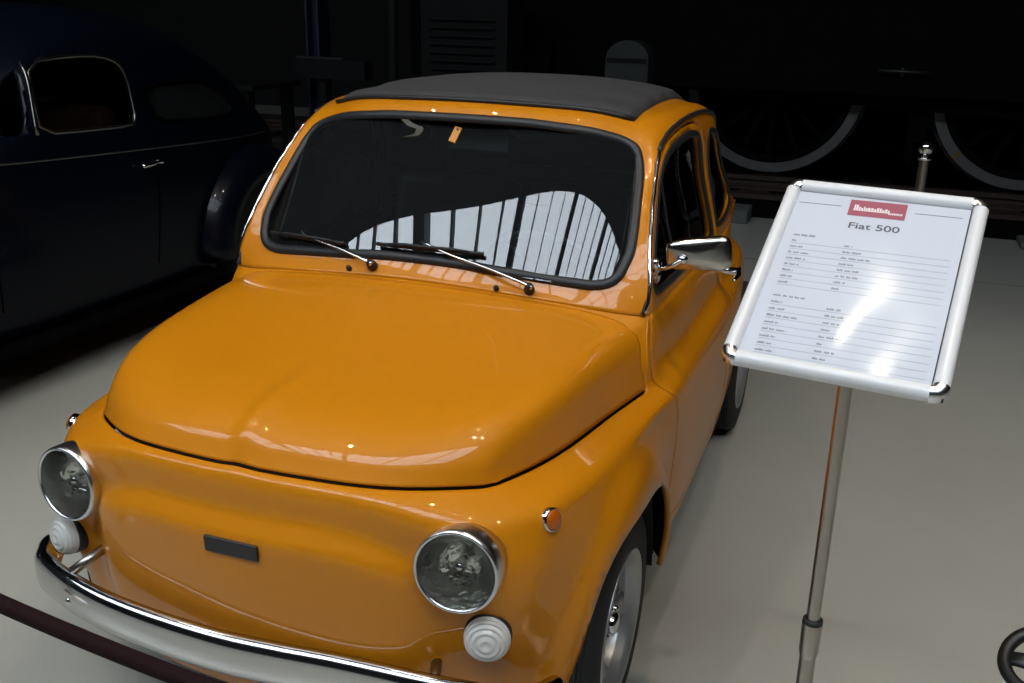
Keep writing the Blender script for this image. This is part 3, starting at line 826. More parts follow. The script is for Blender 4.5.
# inner wheel housings and dark underbody
for s in (1, -1):
    for yc in (.600, 2.38):
        bm = bmesh.new(); n = 20; A = []; B = []
        for k in range(n+1):
            a = pi*k/n; yy = yc-.285*cos(a); zz = .235+.345*sin(a)
            A.append(bm.verts.new((s*(.60 if (yc < 1 and yy < .5) else .628), yy, zz))); B.append(bm.verts.new((s*.40, yy, zz)))
        for k in range(n): bm.faces.new((A[k], A[k+1], B[k+1], B[k]))
        bm.faces.new(B)
        mk('wheel_housing', bm, INNER, car, smooth=False)
bm = bmesh.new()
add_box(bm, -.37, .37, .20, 2.70, .22, .30); add_box(bm, -.615, .615, .95, 2.0, .225, .285)
mk('floor_pan', bm, INNER, car, smooth=False)
bm = bmesh.new(); add_box(bm, -.50, .50, .90, .92, .30, .82); mk('bulkhead', bm, INNER, car, smooth=False)
bm = bmesh.new(); add_box(bm, -.45, .45, 2.40, 2.42, .30, .80); mk('rear_bulkhead', bm, INNER, car, smooth=False)

# ---- wipers and washer jets
def skin(x, z, off=0):
    h = BV.ray_cast(Vector((x, -1, z)), Vector((0, 1, 0))); return h[0]+h[1]*off
def cowl(u_, off=0):  # point on the skin below the screen by (x,y)
    h = BV.ray_cast(Vector((u_[0], u_[1], 3)), Vector((0, 0, -1))); return h[0]+h[1]*off, h[1]
def wiper(piv, tip, bl0, bl1):
    p, n = cowl(piv); w = bpy.data.objects.new('wiper', None); link(w, car); w.empty_display_size = .03
    M = axis_mat(p, n)
    bm = bmesh.new(); add_lathe(bm, [(.013, -.004), (.013, .010), (.0105, .018), (.009, .026), (.004, .030), (0, .031)], 18, M, cap=False); mk('wiper_pivot', bm, RUBBER, w, normals=True)
    t = skin(*tip, .020); a = p+n*.024
    mid = a+(t-a)*.38+Vector((0, -.006, .004))
    pts = [a-(t-a).normalized()*.010, a+(t-a)*.08+n*.003, mid, a+(t-a)*.7+Vector((0, -.008, 0)), t]
    bm = bmesh.new(); pp = catmull(pts, 5); nn_ = len(pp)
    add_tube(bm, pp, [.0072-.0042*min(1, k/(nn_*.55)) for k in range(nn_)], 8, flat=(1, .6), up=(0, -.7, .7)); mk('wiper_arm', bm, CHROME, w, normals=True)
    q0, q1 = skin(*bl0, .011), skin(*bl1, .011); qm = skin((bl0[0]+bl1[0])/2, (bl0[1]+bl1[1])/2, .011)
    bp_ = catmull([q0, qm, q1], 8)
    bm = bmesh.new(); add_tube(bm, bp_, .0060, 6, flat=(.9, 1.3), up=(0, -.8, .6))
    nrm = Vector((0, -.8, .6))
    add_tube(bm, [q0+(qm-q0)*.25+nrm*.004, q0+(qm-q0)*.6+nrm*.013, qm+nrm*.013, q1+(qm-q1)*.6+nrm*.013, q1+(qm-q1)*.25+nrm*.004], .0042, 6)
    add_tube(bm, [qm+nrm*.013, t], .004, 6)
    mk('wiper_blade', bm, RUBBER, w, normals=True)
wiper((-.113, .858), (-.345, .972), (-.455, .957), (-.208, .962))
wiper((.292, .874), (.008, .985), (-.114, .972), (.166, .974))
for x_ in (-.178, .215):
    p, n = cowl((x_, .850+.03*abs(x_)))
    bm = bmesh.new(); add_lathe(bm, [(.0065, -.003), (.0065, .009), (.004, .013), (0, .014)], 14, axis_mat(p, n), cap=False); mk('washer_jet', bm, RUBBER, car, normals=True)

# ---- door mirror and door handle
def door_mirror(s):
    h = BV.ray_cast(Vector((s*2, 1.022, .952)), Vector((-s, 0, 0)))[0]
    root = Vector((s*.568, 1.01, .972)); hd = Vector((s*.632, .962, 1.001))
    m = bpy.data.objects.new('door_mirror', None); link(m, DD[s]); m.empty_display_size = .03
    bm = bmesh.new(); add_lathe(bm, [(.016, -.006), (.017, .004), (.011, .012), (0, .014)], 20, axis_mat(root-Vector((s*.008, 0, 0)), (s, -.3, 0)), cap=False)
    add_lathe(bm, [(.012, -.006), (.013, .004), (.008, .010), (0, .011)], 16, axis_mat(root+Vector((-s*.006, 0, -.030)), (s, -.3, 0)), cap=False)
    add_box(bm, -.006, .002, -.012, .012, -.045, .012, Matrix.Translation(root))
    mk('mirror_mount', bm, CHROME, m, normals=True, angle=50)
    bm = bmesh.new(); add_tube(bm, catmull([root, root+Vector((s*.012, -.030, -.004)), root+(hd-root)*.6+Vector((0, -.030, -.006)), hd+Vector((0, -.012, 0))], 6), .0052, 10); mk('mirror_arm', bm, CHROME, m)
    # head: rounded oblong dish facing rearward, back to the nose
    X = Vector((s*.99, .05, .13)).normalized(); Y = Vector((0, .05, 1)); Y = (Y-X*Y.dot(X)).normalized(); Z = X.cross(Y)
    if Z.y > 0: Z = -Z
    c_ = hd+X*.034+Vector((0, .014, .008))
    bm = bmesh.new()
    a_, b_ = .0735, .0375
    rings = []
    for q, (sc_, dz) in enumerate(((1.0, -.010), (1.02, 0.0), (1.0, .006), (.92, .011), (.75, .015), (.5, .0175), (.25, .0185))):
        ring = []
        for k in range(48):
            t = 2*pi*k/48; cx, sy = cos(t), sin(t); e = .42
            px_ = a_*math.copysign(abs(cx)**e, cx); py_ = b_*math.copysign(abs(sy)**e, sy)*(1+.10*px_/a_)
            ring.append(bm.verts.new(c_+X*px_*sc_+Y*py_*sc_+Z*dz))
        rings.append(ring)
    cv = bm.verts.new(c_+Z*.0187)
    for A, B in zip(rings[:-1], rings[1:]):
        for k in range(48): bm.faces.new((A[k], A[(k+1) % 48], B[(k+1) % 48], B[k]))
    for k in range(48): bm.faces.new((rings[-1][k], rings[-1][(k+1) % 48], cv))
    mk('mirror_housing', bm, MIRS, m, normals=True)
    bm = bmesh.new(); gl = []
    for k in range(48):
        t = 2*pi*k/48; cx, sy = cos(t), sin(t); e = .42
        gl.append(bm.verts.new(c_+X*.96*a_*math.copysign(abs(cx)**e, cx)+Y*.94*b_*math.copysign(abs(sy)**e, sy)-Z*.008))
    bm.faces.new(gl); mk('mirror_glass', bm, CHROME, m, smooth=False)
    bm = bmesh.new(); add_lathe(bm, [(.011, -.002), (.012, .006), (.008, .013), (0, .015)], 18, axis_mat(hd+Vector((0, .014, 0))+Z*.016, Z), cap=False)
    mk('mirror_joint', bm, CHROME, m, normals=True)
MIRS = mat('stainless_dish', (.55, .53, .49), .17, metal=1)
door_mirror(1)
for s in (1, -1):
    h = BV.ray_cast(Vector((s*2, 1.715, .792)), Vector((-s, 0, 0)))[0]
    hx = bpy.data.objects.new('door_handle', None); link(hx, DD[s]); hx.empty_display_size = .03
    bm = bmesh.new(); add_lathe(bm, [(.015, -.004), (.016, .006), (.012, .018), (.011, .062), (0, .064)], 18, axis_mat(h, (s, 0, 0)), cap=False); mk('handle_boss', bm, CHROME, hx, normals=True)
    b_ = h+Vector((s*.064, 0, 0))
    bm = bmesh.new(); add_tube(bm, catmull([b_+Vector((0, .028, .004)), b_, b_+Vector((s*.006, -.045, 0)), b_+Vector((s*.002, -.098, -.004))], 6), [.006+.004*sin(pi*k/18) for k in range(19)], 10, flat=(1, .6), up=(0, 0, 1)); mk('handle_grip', bm, CHROME, hx, normals=True)

# ---- cabin
def seat(x, y):
    bm = bmesh.new()
    def slab(cx, cy, cz, w, d, h, tilt, n=3):
        M = Matrix.Translation((cx, cy, cz)) @ Matrix.Rotation(tilt, 4, 'X'); pr = []
        vs = add_box(bm, -w/2, w/2, -d/2, d/2, -h/2, h/2, M)
    slab(x, y, .52, .44, .46, .13, .06)
    o = mk('seat_cushion', bm, SEAT, car, smooth=True, angle=40); bevel(o, .04, 4)
    bm = bmesh.new(); slab(x, y+.29, .77, .43, .12, .50, -.22); o = mk('seat_back', bm, SEAT, car, smooth=True, angle=40); bevel(o, .045, 4)
seat(.27, 1.42); seat(-.27, 1.42)
bm = bmesh.new(); add_box(bm, -.46, .46, 2.0, 2.12, .5, .86, None); o = mk('rear_bench', bm, SEAT, car, angle=40); bevel(o, .04, 3)
bm = bmesh.new()
pts = catmull([(-.49, .965, .875), (-.3, .955, .885), (0, .95, .89), (.3, .955, .885), (.49, .965, .875)], 6)
add_tube(bm, pts, .035, 12, flat=(1, 1.5)); mk('dashboard', bm, SEAT, car)
bm = bmesh.new()
Ms = axis_mat((.27, 1.10, .87), (0, .80, .60)); rp = [(.185*cos(2*pi*k/40), .185*sin(2*pi*k/40), 0) for k in range(40)]
add_tube(bm, [Ms @ Vector(p) for p in rp], .009, 8, closed=True)
for k in range(3):
    a = k*2*pi/3+pi/2; add_tube(bm, [Ms @ Vector((.18*cos(a), .18*sin(a), 0)), Ms @ Vector((0, 0, -.02))], .007, 8)
add_tube(bm, [Ms @ Vector((0, 0, 0)), Ms @ Vector((0, 0, -.22))], .02, 10)
mk('steering_wheel', bm, RUBBER, car)
# interior mirror on its stalk, orange tag hanging in front of it
M = axis_mat((.045, 1.155, 1.205), (0, .95, -.2), (1, 0, 0))
bm = bmesh.new(); add_box(bm, -.085, .085, -.025, .025, -.008, .008, M); o = mk('interior_mirror', bm, INTM, car, smooth=True, angle=30) if False else mk('interior_mirror', bm, RUBBER, car, smooth=True, angle=30); bevel(o, .008, 3)
bm = bmesh.new(); add_tube(bm, [(.045, 1.16, 1.215), (.02, 1.15, 1.262)], .006, 8); mk('mirror_stalk', bm, RUBBER, o)
Mt = axis_mat((.004, 1.098, 1.232), (.15, -.75, .55), (.25, 0, 1))
bm = bmesh.new(); add_box(bm, -.026, .020, -.010, .010, -.002, .002, Mt)
o = mk('hanging_tag', bm, ORTAG, car, smooth=False); bevel(o, .004, 3)
bm = bmesh.new(); add_lathe(bm, [(0, .0032), (.003, .003), (.003, .002)], 12, Mt @ Matrix.Translation((.012, 0, 0)), cap=False); mk('eyelet', bm, PLATE, o)

# ================================================================== SIGN STAND
sign = thing('information_stand', 'white framed information board on a steel telescopic pole beside the orange car', 'sign stand', (1.022, .30, 0))
def rel(o, root):
    o.matrix_parent_inverse = Matrix.Translation(root.location).inverted(); return o
C0 = Vector((1.0198, .4348, 1.1317)); SX = Vector((.993, -.116, -.014)).normalized(); SY = Vector((.107, .86, .499)); SY = (SY-SX*SY.dot(SX)).normalized(); SZ = SX.cross(SY)
MS = Matrix.Translation(C0) @ frame_to(SX, SY, SZ)
W2, H2, FWd = .1695, .2285, .0245
bm = bmesh.new()
for k, (a, b, ax) in enumerate((((-W2+.026, -H2+FWd/2), (W2-.026, -H2+FWd/2), 'x'), ((-W2+.026, H2-FWd/2), (W2-.026, H2-FWd/2), 'x'), ((-W2+FWd/2, -H2+.026), (-W2+FWd/2, H2-.026), 'y'), ((W2-FWd/2, -H2+.026), (W2-FWd/2, H2-.026), 'y'))):
    bm = bmesh.new(); rings = []
    d = Vector((b[0]-a[0], b[1]-a[1], 0)).normalized(); n_ = Vector((-d.y, d.x, 0))
    for p in (a, b):
        ring = []
        for t_, z_ in ((-.5, -.006), (-.5, .002), (-.44, .007), (-.30, .011), (-.1, .013), (.1, .013), (.30, .011), (.44, .007), (.5, .002), (.5, -.006)):
            ring.append(bm.verts.new(MS @ (Vector((p[0], p[1], z_))+n_*t_*FWd)))
        rings.append(ring)
    m_ = len(rings[0])
    for q in range(m_): bm.faces.new((rings[0][q], rings[0][(q+1) % m_], rings[1][(q+1) % m_], rings[1][q]))
    bm.faces.new(rings[0]); bm.faces.new(rings[1])
    rel(mk('frame_profile', bm, SIGNF, sign, normals=True, angle=50), sign)
for sx in (-1, 1):
    for sy in (-1, 1):
        bm = bmesh.new(); cx, cy = sx*(W2-.0262), sy*(H2-.0262); N = 10
        prof = [(.0005, -.006), (.0005, .0035)]+[(.0005+.0255*(.5-.5*cos(pi*t/8)), .0035+.0105*sin(pi*t/8)) for t in range(1, 8)]+[(.0266, .0035), (.0266, -.006)]
        rings = []
        for k in range(N+1):
            a = atan2(sy, sx)-pi/4+pi/2*k/N
            rings.append([bm.verts.new(MS @ Vector((cx+r_*cos(a), cy+r_*sin(a), z_))) for r_, z_ in prof])
        for A, B in zip(rings[:-1], rings[1:]):
            for q in range(len(prof)-1): bm.faces.new((A[q], A[q+1], B[q+1], B[q]))
        bm.faces.new(rings[0]); bm.faces.new(rings[-1][::-1])
        o = mk('corner_cap', bm, RINGM, sign, normals=True, angle=50); rel(o, sign)
bm = bmesh.new(); add_box(bm, -W2+.006, W2-.006, -H2+.006, H2-.006, -.008, -.001, MS); rel(mk('back_panel', bm, CAST, sign, smooth=False), sign)  # black colour stands in for the shadow gap round the sheet
SHT = []
bm = bmesh.new(); add_box(bm, -W2+.022, W2-.0265, -H2+.0265, H2-.0265, .0005, .0012, MS); sheet = rel(mk('printed_sheet', bm, SHEET, sign, smooth=False), sign)
# clear cover film, slightly wavy
bm = bmesh.new(); nxx, nyy = 26, 34; V = []
for i in range(nyy):
    V.append([])
    for j in range(nxx):
        u = -1+2*j/(nxx-1); v = -1+2*i/(nyy-1)
        z_ = .0040+.0012*sin(3.1*u+2*v)*cos(2.3*v-1)+.0009*sin(7*u-3*v)*max(0, -v)
        V[-1].append(bm.verts.new(MS @ Vector((u*(W2-.022), v*(H2-.022), z_))))
for i in range(nyy-1):
    for j in range(nxx-1): bm.faces.new((V[i][j], V[i][j+1], V[i+1][j+1], V[i+1][j]))
rel(mk('clear_film', bm, SCOVER, sign), sign)
def wh(x0, x1, y0, y1, bm, z=.0016): add_box(bm, x0, x1, y0, y1, z-.0003, z, MS)
# printed matter --- coordinates on the sheet filled in by SH()
def text_obj(txt, size, x, y, m, nm, parent, bold=0.0, sx=1.0):
    cu = bpy.data.curves.new(nm, 'FONT'); cu.body = txt; cu.size = size; cu.extrude = .0001; cu.offset = bold
    o = bpy.data.objects.new(nm, cu); COL.objects.link(o)
    dg = bpy.context.evaluated_depsgraph_get(); me = bpy.data.meshes.new_from_object(o.evaluated_get(dg))
    COL.objects.unlink(o); bpy.data.objects.remove(o)
    me.transform(MS @ Matrix.Translation((x, y, .0016)) @ Matrix.Diagonal((sx, 1, 1, 1)))
    me.materials.clear(); me.materials.append(m)
    q = bpy.data.objects.new(nm, me); link(q, parent)
    return q
RT = .022
MS0 = MS
MS = MS0 @ Matrix.Rotation(RT, 4, 'Z')
bm = bmesh.new(); wh(-.0485, .0465, .1535, .1955, bm, .0017)
lab = rel(mk('red_label', bm, REDL, sign, smooth=False), sign)
# blurred white script in the red label: two overlapping strokes of lettering that step down to the right
bm = bmesh.new(); rnd = random.Random(3)
x_ = -.040
while x_ < .020:
    w_ = rnd.uniform(.0030, .0055); hgt = rnd.uniform(.006, .011) if x_ > -.034 else .014
    wh(x_, x_+w_*.8, .1685, .1685+hgt, bm, .0021); x_ += w_
wh(-.041, .018, .1670, .1688, bm, .0021)
x_ = .018
while x_ < .040:
    w_ = .0030; wh(x_, x_+w_*.75, .1640, .1640+rnd.uniform(.0035, .005), bm, .0021); x_ += w_
rel(mk('label_lettering', bm, INKP, sign, smooth=False), sign)
t_ = text_obj('Fiat 500', .0218, -.0425, .1200, INK, 'title_lettering', sign, .0002, 1.22)
rel(t_, sign)
for a_, b_ in ((-.136, -.062), (.060, .136)):
    bm = bmesh.new(); wh(a_, b_, .1745, .1755, bm); rel(mk('header_rule', bm, INK, sign, smooth=False), sign)
bl = bmesh.new()
def row_done(bm): rel(mk('table_row', bm, INKT, sign, smooth=False), sign)
def words(bm, x0, x1, y, h_=.0042):
    x = x0
    while x < x1-.001:
        w_ = min(rnd.uniform(.006, .016), x1-x); 
        q = x
        while q < x+w_-.0008:
            g_ = rnd.uniform(.0014, .0024); wh(q, min(q+g_*.78, x+w_), y, y+rnd.choice([h_*.68, h_*.68, h_]), bm); q += g_
        x += w_+.0026
rowsL = [.036, .011, .0205, .034, .0325, .025, .019, .020, .0175]
rowsR = [0, .0145, .030, .048, .023, .037, .036, .018, .012]
for k in range(9):
    y = .0858-.0150*k
    bm = bmesh.new(); words(bm, -.1255, -.1255+rowsL[k], y, .0046 if k == 0 else .0042)
    row_done(bm)
    if rowsR[k]: bm = bmesh.new(); words(bm, -.038, -.038+rowsR[k], y); row_done(bm)
    if k: wh(-.126, .130, y-.0045, y-.0041, bl)
rows2 = [.0515, .0176, .025, .049, .023, .039, .024, .022, .027]
r2r = [0, .022, .030, .026, .014, .036, .012, .030, .020]
for k in range(9):
    y = -.0665-.0156*k
    bm = bmesh.new(); words(bm, -.1252, -.1252+rows2[k], y)
    row_done(bm)
    if r2r[k]: bm = bmesh.new(); words(bm, -.036, -.036+r2r[k], y); row_done(bm)
    if k: wh(-.126, .130, y-.0045, y-.0041, bl)
rel(mk('table_rules', bl, INKL, sign, smooth=False), sign)
MS = MS0
# pole
px_, py_ = 1.022, .36
bm = bmesh.new(); add_lathe(bm, [(.0118, .50), (.0118, 1.045)], 24, Matrix.Translation((px_, py_, 0))); rel(mk('upper_tube', bm, STEEL, sign, angle=50), sign)
bm = bmesh.new(); add_lathe(bm, [(.0145, .014), (.0145, .505)], 24, Matrix.Translation((px_, py_, 0))); rel(mk('lower_tube', bm, STEEL, sign, angle=50), sign)
bm = bmesh.new(); add_lathe(bm, [(.0145, .445), (.0175, .455), (.0180, .515), (.0150, .516)], 24, Matrix.Translation((px_, py_, 0)), cap=False); rel(mk('clamp_sleeve', bm, STEEL, sign, angle=50), sign)
bm = bmesh.new(); add_lathe(bm, [(.0125, .514), (.0180, .515), (.0175, .522), (.0120, .524)], 24, Matrix.Translation((px_, py_, 0)), cap=False); rel(mk('clamp_ring', bm, RUBBER, sign, angle=50), sign)
bm = bmesh.new(); add_lathe(bm, [(0, 0), (.15, 0), (.152, .004), (.148, .009), (.03, .014), (.018, .020), (0, .020)], 40, Matrix.Translation((px_, py_, 0)), cap=False); rel(mk('base_plate', bm, STEEL, sign, angle=40), sign)
bm = bmesh.new(); tp = MS @ Vector((0, -.05, -.024)); add_tube(bm, [(px_, py_, 1.035), (px_, py_+.01, 1.050), tp], .0115, 12); add_box(bm, -.03, .03, -.08, .0, -.013, -.006, MS); rel(mk('tilt_bracket', bm, CAST, sign, smooth=False), sign)


# ================================================================== DARK SALOON (behind left)
OX, OY = -2.07, .17          # nearest flank x, front y ; length runs along +y
bee = thing('vintage_saloon', 'dark navy round-backed vintage saloon with chrome window trim, parked behind left', 'car', (OX-.77, OY+2.0, 0))
def relb(o): return rel(o, bee)
BXc = OX-.77
def bprof(u):
    """centre-line roof height, belt half width, roof half width at length u"""
    us = [.25, .6, 1.0, 1.36, 1.45, 1.62, 1.80, 2.1, 2.4, 2.75, 3.1, 3.45, 3.7, 3.9, 4.0]
    zt = [.70, .86, .94, .985, 1.06, 1.26, 1.40, 1.495, 1.50, 1.455, 1.33, 1.12, .92, .72, .60]
    wb = [.20, .36, .52, .625, .64, .655, .66, .665, .665, .655, .62, .53, .42, .28, .16]
    wr = [.12, .22, .36, .48, .50, .50, .50, .50, .49, .47, .43, .36, .28, .18, .10]
    return us, zt, wb, wr
us, zt, wb, wr = bprof(0)
G = []
for u, z, a, r_ in zip(us, zt, wb, wr):
    zb = min(.90, z-.04)-(.12*max(0, u-3.0)); zb = max(zb, .5)
    zb = min(zb, z-.03)
    row = [(0, z), (r_*.5, z-.012), (r_*.86, z-.05-.02*(z > 1.1)), (r_+(a-r_)*.22, z-(z-zb)*.22-.02), (r_+(a-r_)*.60, z-(z-zb)*.55), (a-.008, zb+.03*(z-zb)*2), (a, zb-.02), (a+.015, zb-(zb-.28)*.35), (a+.012, zb-(zb-.20)*.7), (a-.0, .19)]
    G.append([(x_, OY+u, z_) for x_, z_ in row])
GB = np.array(G)
DB, IB, JB = surf(GB, [5, 5, 5, 5, 6, 6, 8, 8, 8, 8, 8, 6, 5, 4], [4, 4, 4, 6, 6, 4, 5, 5, 4], mirror_j=True)
bm, V = grid_bm(DB, layers={'jp': np.tile(JB, (DB.shape[0], 1)), 'up': np.ones(DB.shape[:2])})
bm.normal_update()
for f in bm.faces:
    c = f.calc_center_median()
    if f.normal.dot(c-Vector((0, min(max(c.y, OY+1.0), OY+3.2), .7))) < 0: f.normal_flip()
BDW = chaikin([(OY+a, b) for a, b in ((1.81, 1.282), (2.034, 1.298), (2.20, 1.292), (2.295, 1.262), (2.325, 1.20), (2.312, 1.10), (2.300, 1.01), (2.262, .988), (2.007, .993), (1.753, 1.003), (1.765, 1.117))], 1)
BVW = chaikin([(OY+a, b) for a, b in ((1.765, 1.27), (1.72, 1.138), (1.69, 1.007), (1.53, 1.01), (1.66, 1.20))], 1)
BQW = chaikin([(OY+a, b) for a, b in ((2.439, 1.152), (2.706, 1.158), (2.90, 1.145), (3.0, 1.11), (3.085, 1.041), (3.109, .985), (3.07, .96), (2.684, .970), (2.44, .99), (2.423, 1.063))], 1)
BWS = [(-.44, 1.06), (.44, 1.06), (.46, 1.10), (.42, 1.28), (.36, 1.31), (-.36, 1.31), (-.42, 1.28), (-.46, 1.10)]
bside = lambda co, jj: np.where(jj < 20, (2.9-jj)*.3, 0)
def bg(poly): return lambda co, jj, uu: np.maximum(polysd(poly, co[:, 1], co[:, 2]), bside(co, jj))
b_all = bm
bb = b_all.copy()
for nm, p in (('a', BDW), ('b', BVW), ('c', BQW)):
    L = apply_g(bb, nm, bg(p)); delete_neg(bb, L)
L = apply_g(bb, 'd', lambda co, jj, uu: np.maximum(polysd(BWS, co[:, 0], co[:, 2]), co[:, 1]-(OY+1.95))); delete_neg(bb, L)
L = apply_g(bb, 'e', lambda co, jj, uu: np.maximum((np.hypot(co[:, 1]-(OY+3.15), co[:, 2]-.33)-.36), .3-co[:, 0])); delete_neg(bb, L)
L = apply_g(bb, 'f', lambda co, jj, uu: np.maximum((np.hypot(co[:, 1]-(OY+.75), co[:, 2]-.33)-.36), .3-co[:, 0])); delete_neg(bb, L)
mirror_full(bb); full = b_all.copy(); mirror_full(full); full.normal_update()
BV2 = BVHTree.FromBMesh(full); full.free()
def shift(bm):
    for v in bm.verts: v.co.x += BXc
    return bm
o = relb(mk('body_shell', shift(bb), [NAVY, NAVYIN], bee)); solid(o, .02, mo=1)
for nm, p in (('door_glass', BDW), ('vent_glass', BVW), ('quarter_window', BQW)):
    g = b_all.copy(); L = apply_g(g, nm, bg(p)); delete_neg(g, L, False); inward(g, .012)
    for s in (1, -1):
        a = g.copy()
        if s < 0: flipx(a)
        relb(mk(nm, shift(a), QGLASS if nm == 'quarter_window' else DGLASS, bee))
g = b_all.copy(); L = apply_g(g, 'w', lambda co, jj, uu: np.maximum(polysd(BWS, co[:, 0], co[:, 2]), co[:, 1]-(OY+1.95))); delete_neg(g, L, False); mirror_full(g); inward(g, .01)
relb(mk('windscreen', shift(g), DGLASS, bee))
def bpt(s, y, z, off=.003):
    h = BV2.ray_cast(Vector((s*2, y, z)), Vector((-s, 0, 0)))
    if h[0] is None: h = BV2.find_nearest(Vector((s*.6, y, z)))
    return h[0]+h[1]*off
for s in (1, -1):
    for nm, P, m_, r_ in (('window_trim', BDW, DCHROME, .008), ('quarter_window_seal', BQW, NAVYIN, .007), ('vent_window_trim', BVW, DCHROME, .0055)):
        bm = bmesh.new(); pts = [bpt(s, a, b) for a, b in P]
        if nm == 'vent_window_trim':
            pts = [bpt(s, OY+1.725+.07*k/8, 1.0+.28*k/8, .006) for k in range(9)]
            add_tube(bm, pts, .010, 8, up=(s, 0, 0), flat=(1, .5))
        else: add_tube(bm, pts, r_, 8, closed=True, up=(s, 0, 0), flat=(1, .5))
        relb(mk(nm, shift(bm), m_, bee, normals=True))
    # belt moulding falling towards the tail
    bm = bmesh.new(); pts = [bpt(s, OY+u, .911-.045*(u-1.51)) for u in np.arange(.95, 3.55, .08)]
    add_tube(bm, pts, .0042, 8, up=(s, 0, 0), flat=(1, .5)); relb(mk('belt_moulding', shift(bm), DCHROME, bee, normals=True))
    # door edges
    bm = bmesh.new(); pts = [bpt(s, OY+2.34+.13*(z-.5)*(z < .9)+.05*(z >= .9)-.10*((z-.9)/.5 if z > .9 else 0)**2*2, z, .0005) for z in np.arange(.33, 1.22, .05)]
    add_tube(bm, pts, .0035, 6); relb(mk('door_gap', shift(bm), NAVYIN, bee)); bm = bmesh.new(); pts = [bpt(s, OY+1.42, z, .0005) for z in np.arange(.33, .93, .05)]; add_tube(bm, pts, .0035, 6)
    relb(mk('door_gap', shift(bm), NAVYIN, bee))
    h = bpt(s, OY+2.36, .812, 0)
    bm = bmesh.new(); add_tube(bm, catmull([h+Vector((0, .012, 0)), h+Vector((s*.030, .012, 0)), h+Vector((s*.034, -.02, 0)), h+Vector((s*.028, -.115, -.006))], 5), [.010]*5+[.010+.003*sin(k) for k in range(11)], 10); relb(mk('door_handle', shift(bm), CHROME, bee))
    # fenders: swept half-torus shells
    for nm, uc, rr, L0, L1 in (('front_fender', .72, .46, -.15, .75), ('rear_fender', 3.18, .46, -.50, .58)):
        gg = []
        N = 22
        for k in range(N+1):
            a = -.12+(pi+.24)*k/N; cy, cz = -cos(a), sin(a)
            sy = .50 if cy > 0 else .50
            row = []
            for q in range(9):
                t = q/8*pi/2
                rad_ = .335+.155*cos(t)**.8 if q < 8 else .335
                x_ = .60+.165*sin(t)
                row.append((x_, OY+uc+cy*rad_*1.08, .30+cz*rad_))
            row[0] = (.58, row[0][1], row[0][2])
            gg.append(row)
        bm, _ = grid_bm(np.array(gg))
        if s < 0: flipx(bm)
        o = relb(mk(nm, shift(bm), NAVY, bee, normals=True)); solid(o, .012, off=0)
    bm = bmesh.new(); add_box(bm, s*.62, s*.77, OY+1.10, OY+2.75, .17, .20); o = relb(mk('running_board', shift(bm), NAVYIN, bee, smooth=False)); bevel(o, .01)
    for uc in (.75, 3.15):
        M = Matrix.Translation((BXc+s*.66, OY+uc, .33)) @ Matrix.Rotation(s*pi/2, 4, 'Y')
        bm = bmesh.new(); add_lathe(bm, [(.20, -.06), (.30, -.07), (.33, -.04), (.33, .04), (.30, .07), (.20, .06)], 40, M, cap=False); w = relb(mk('tyre', bm, TYRE, bee, normals=True))
        bm = bmesh.new(); add_lathe(bm, [(.20, .05), (.17, .03), (.12, .04), (.115, .055), (.06, .075), (0, .08)], 32, M, cap=False); relb(mk('hub_cap', bm, NAVY, bee, normals=True))
    # headlamp
    bm = bmesh.new(); M = axis_mat((BXc+s*.62, OY+.33, .66), (0, -1, .25)); add_lathe(bm, [(.06, -.12), (.095, -.03), (.095, 0), (.06, .02), (0, .028)], 28, M, cap=False); relb(mk('headlamp', bm, DCHROME, bee, normals=True))
for y_, nm in ((OY+.02, 'front_bumper'), (OY+4.07, 'rear_bumper')):
    sg = -1 if nm[0] == 'f' else 1
    bm = bmesh.new(); pts = catmull([(-.74, y_-sg*.14, .42), (-.6, y_-sg*.03, .42), (0, y_, .42), (.6, y_-sg*.03, .42), (.74, y_-sg*.14, .42)], 6)
    add_tube(bm, pts, .055, 10, flat=(.35, 1), up=(0, 0, 1)); relb(mk(nm, shift(bm), DCHROME, bee, normals=True))
# seats
for x_ in (-.30, .30):
    M = Matrix.Translation((BXc+x_, OY+2.02, .62)); bm = bmesh.new(); add_box(bm, -.25, .25, -.25, .25, -.09, .09, M); o = relb(mk('seat_cushion', bm, REDSEAT, bee, angle=40)); bevel(o, .05, 4)
    M = Matrix.Translation((BXc+x_, OY+2.22, .85)) @ Matrix.Rotation(-.15, 4, 'X'); bm = bmesh.new(); add_box(bm, -.24, .24, -.07, .07, -.26, .22, M); o = relb(mk('seat_back', bm, REDSEAT, bee, angle=40)); bevel(o, .05, 4)
bm = bmesh.new(); add_box(bm, BXc-.55, BXc+.55, OY+1.3, OY+3.6, .24, .30); relb(mk('floor_pan', bm, NAVYIN, bee, smooth=False))
bm = bmesh.new(); Ms = axis_mat((BXc+.30, OY+1.72, .98), (0, .85, .5)); add_tube(bm, [Ms @ Vector((.20*cos(2*pi*k/32), .20*sin(2*pi*k/32), 0)) for k in range(32)], .011, 8, closed=True)
add_tube(bm, [Ms @ Vector((-.19, 0, 0)), Ms @ Vector((.19, 0, 0))], .008, 6); add_tube(bm, [Ms @ Vector((0, 0, 0)), Ms @ Vector((0, 0, -.35))], .018, 8); relb(mk('steering_wheel', bm, NAVYIN, bee))

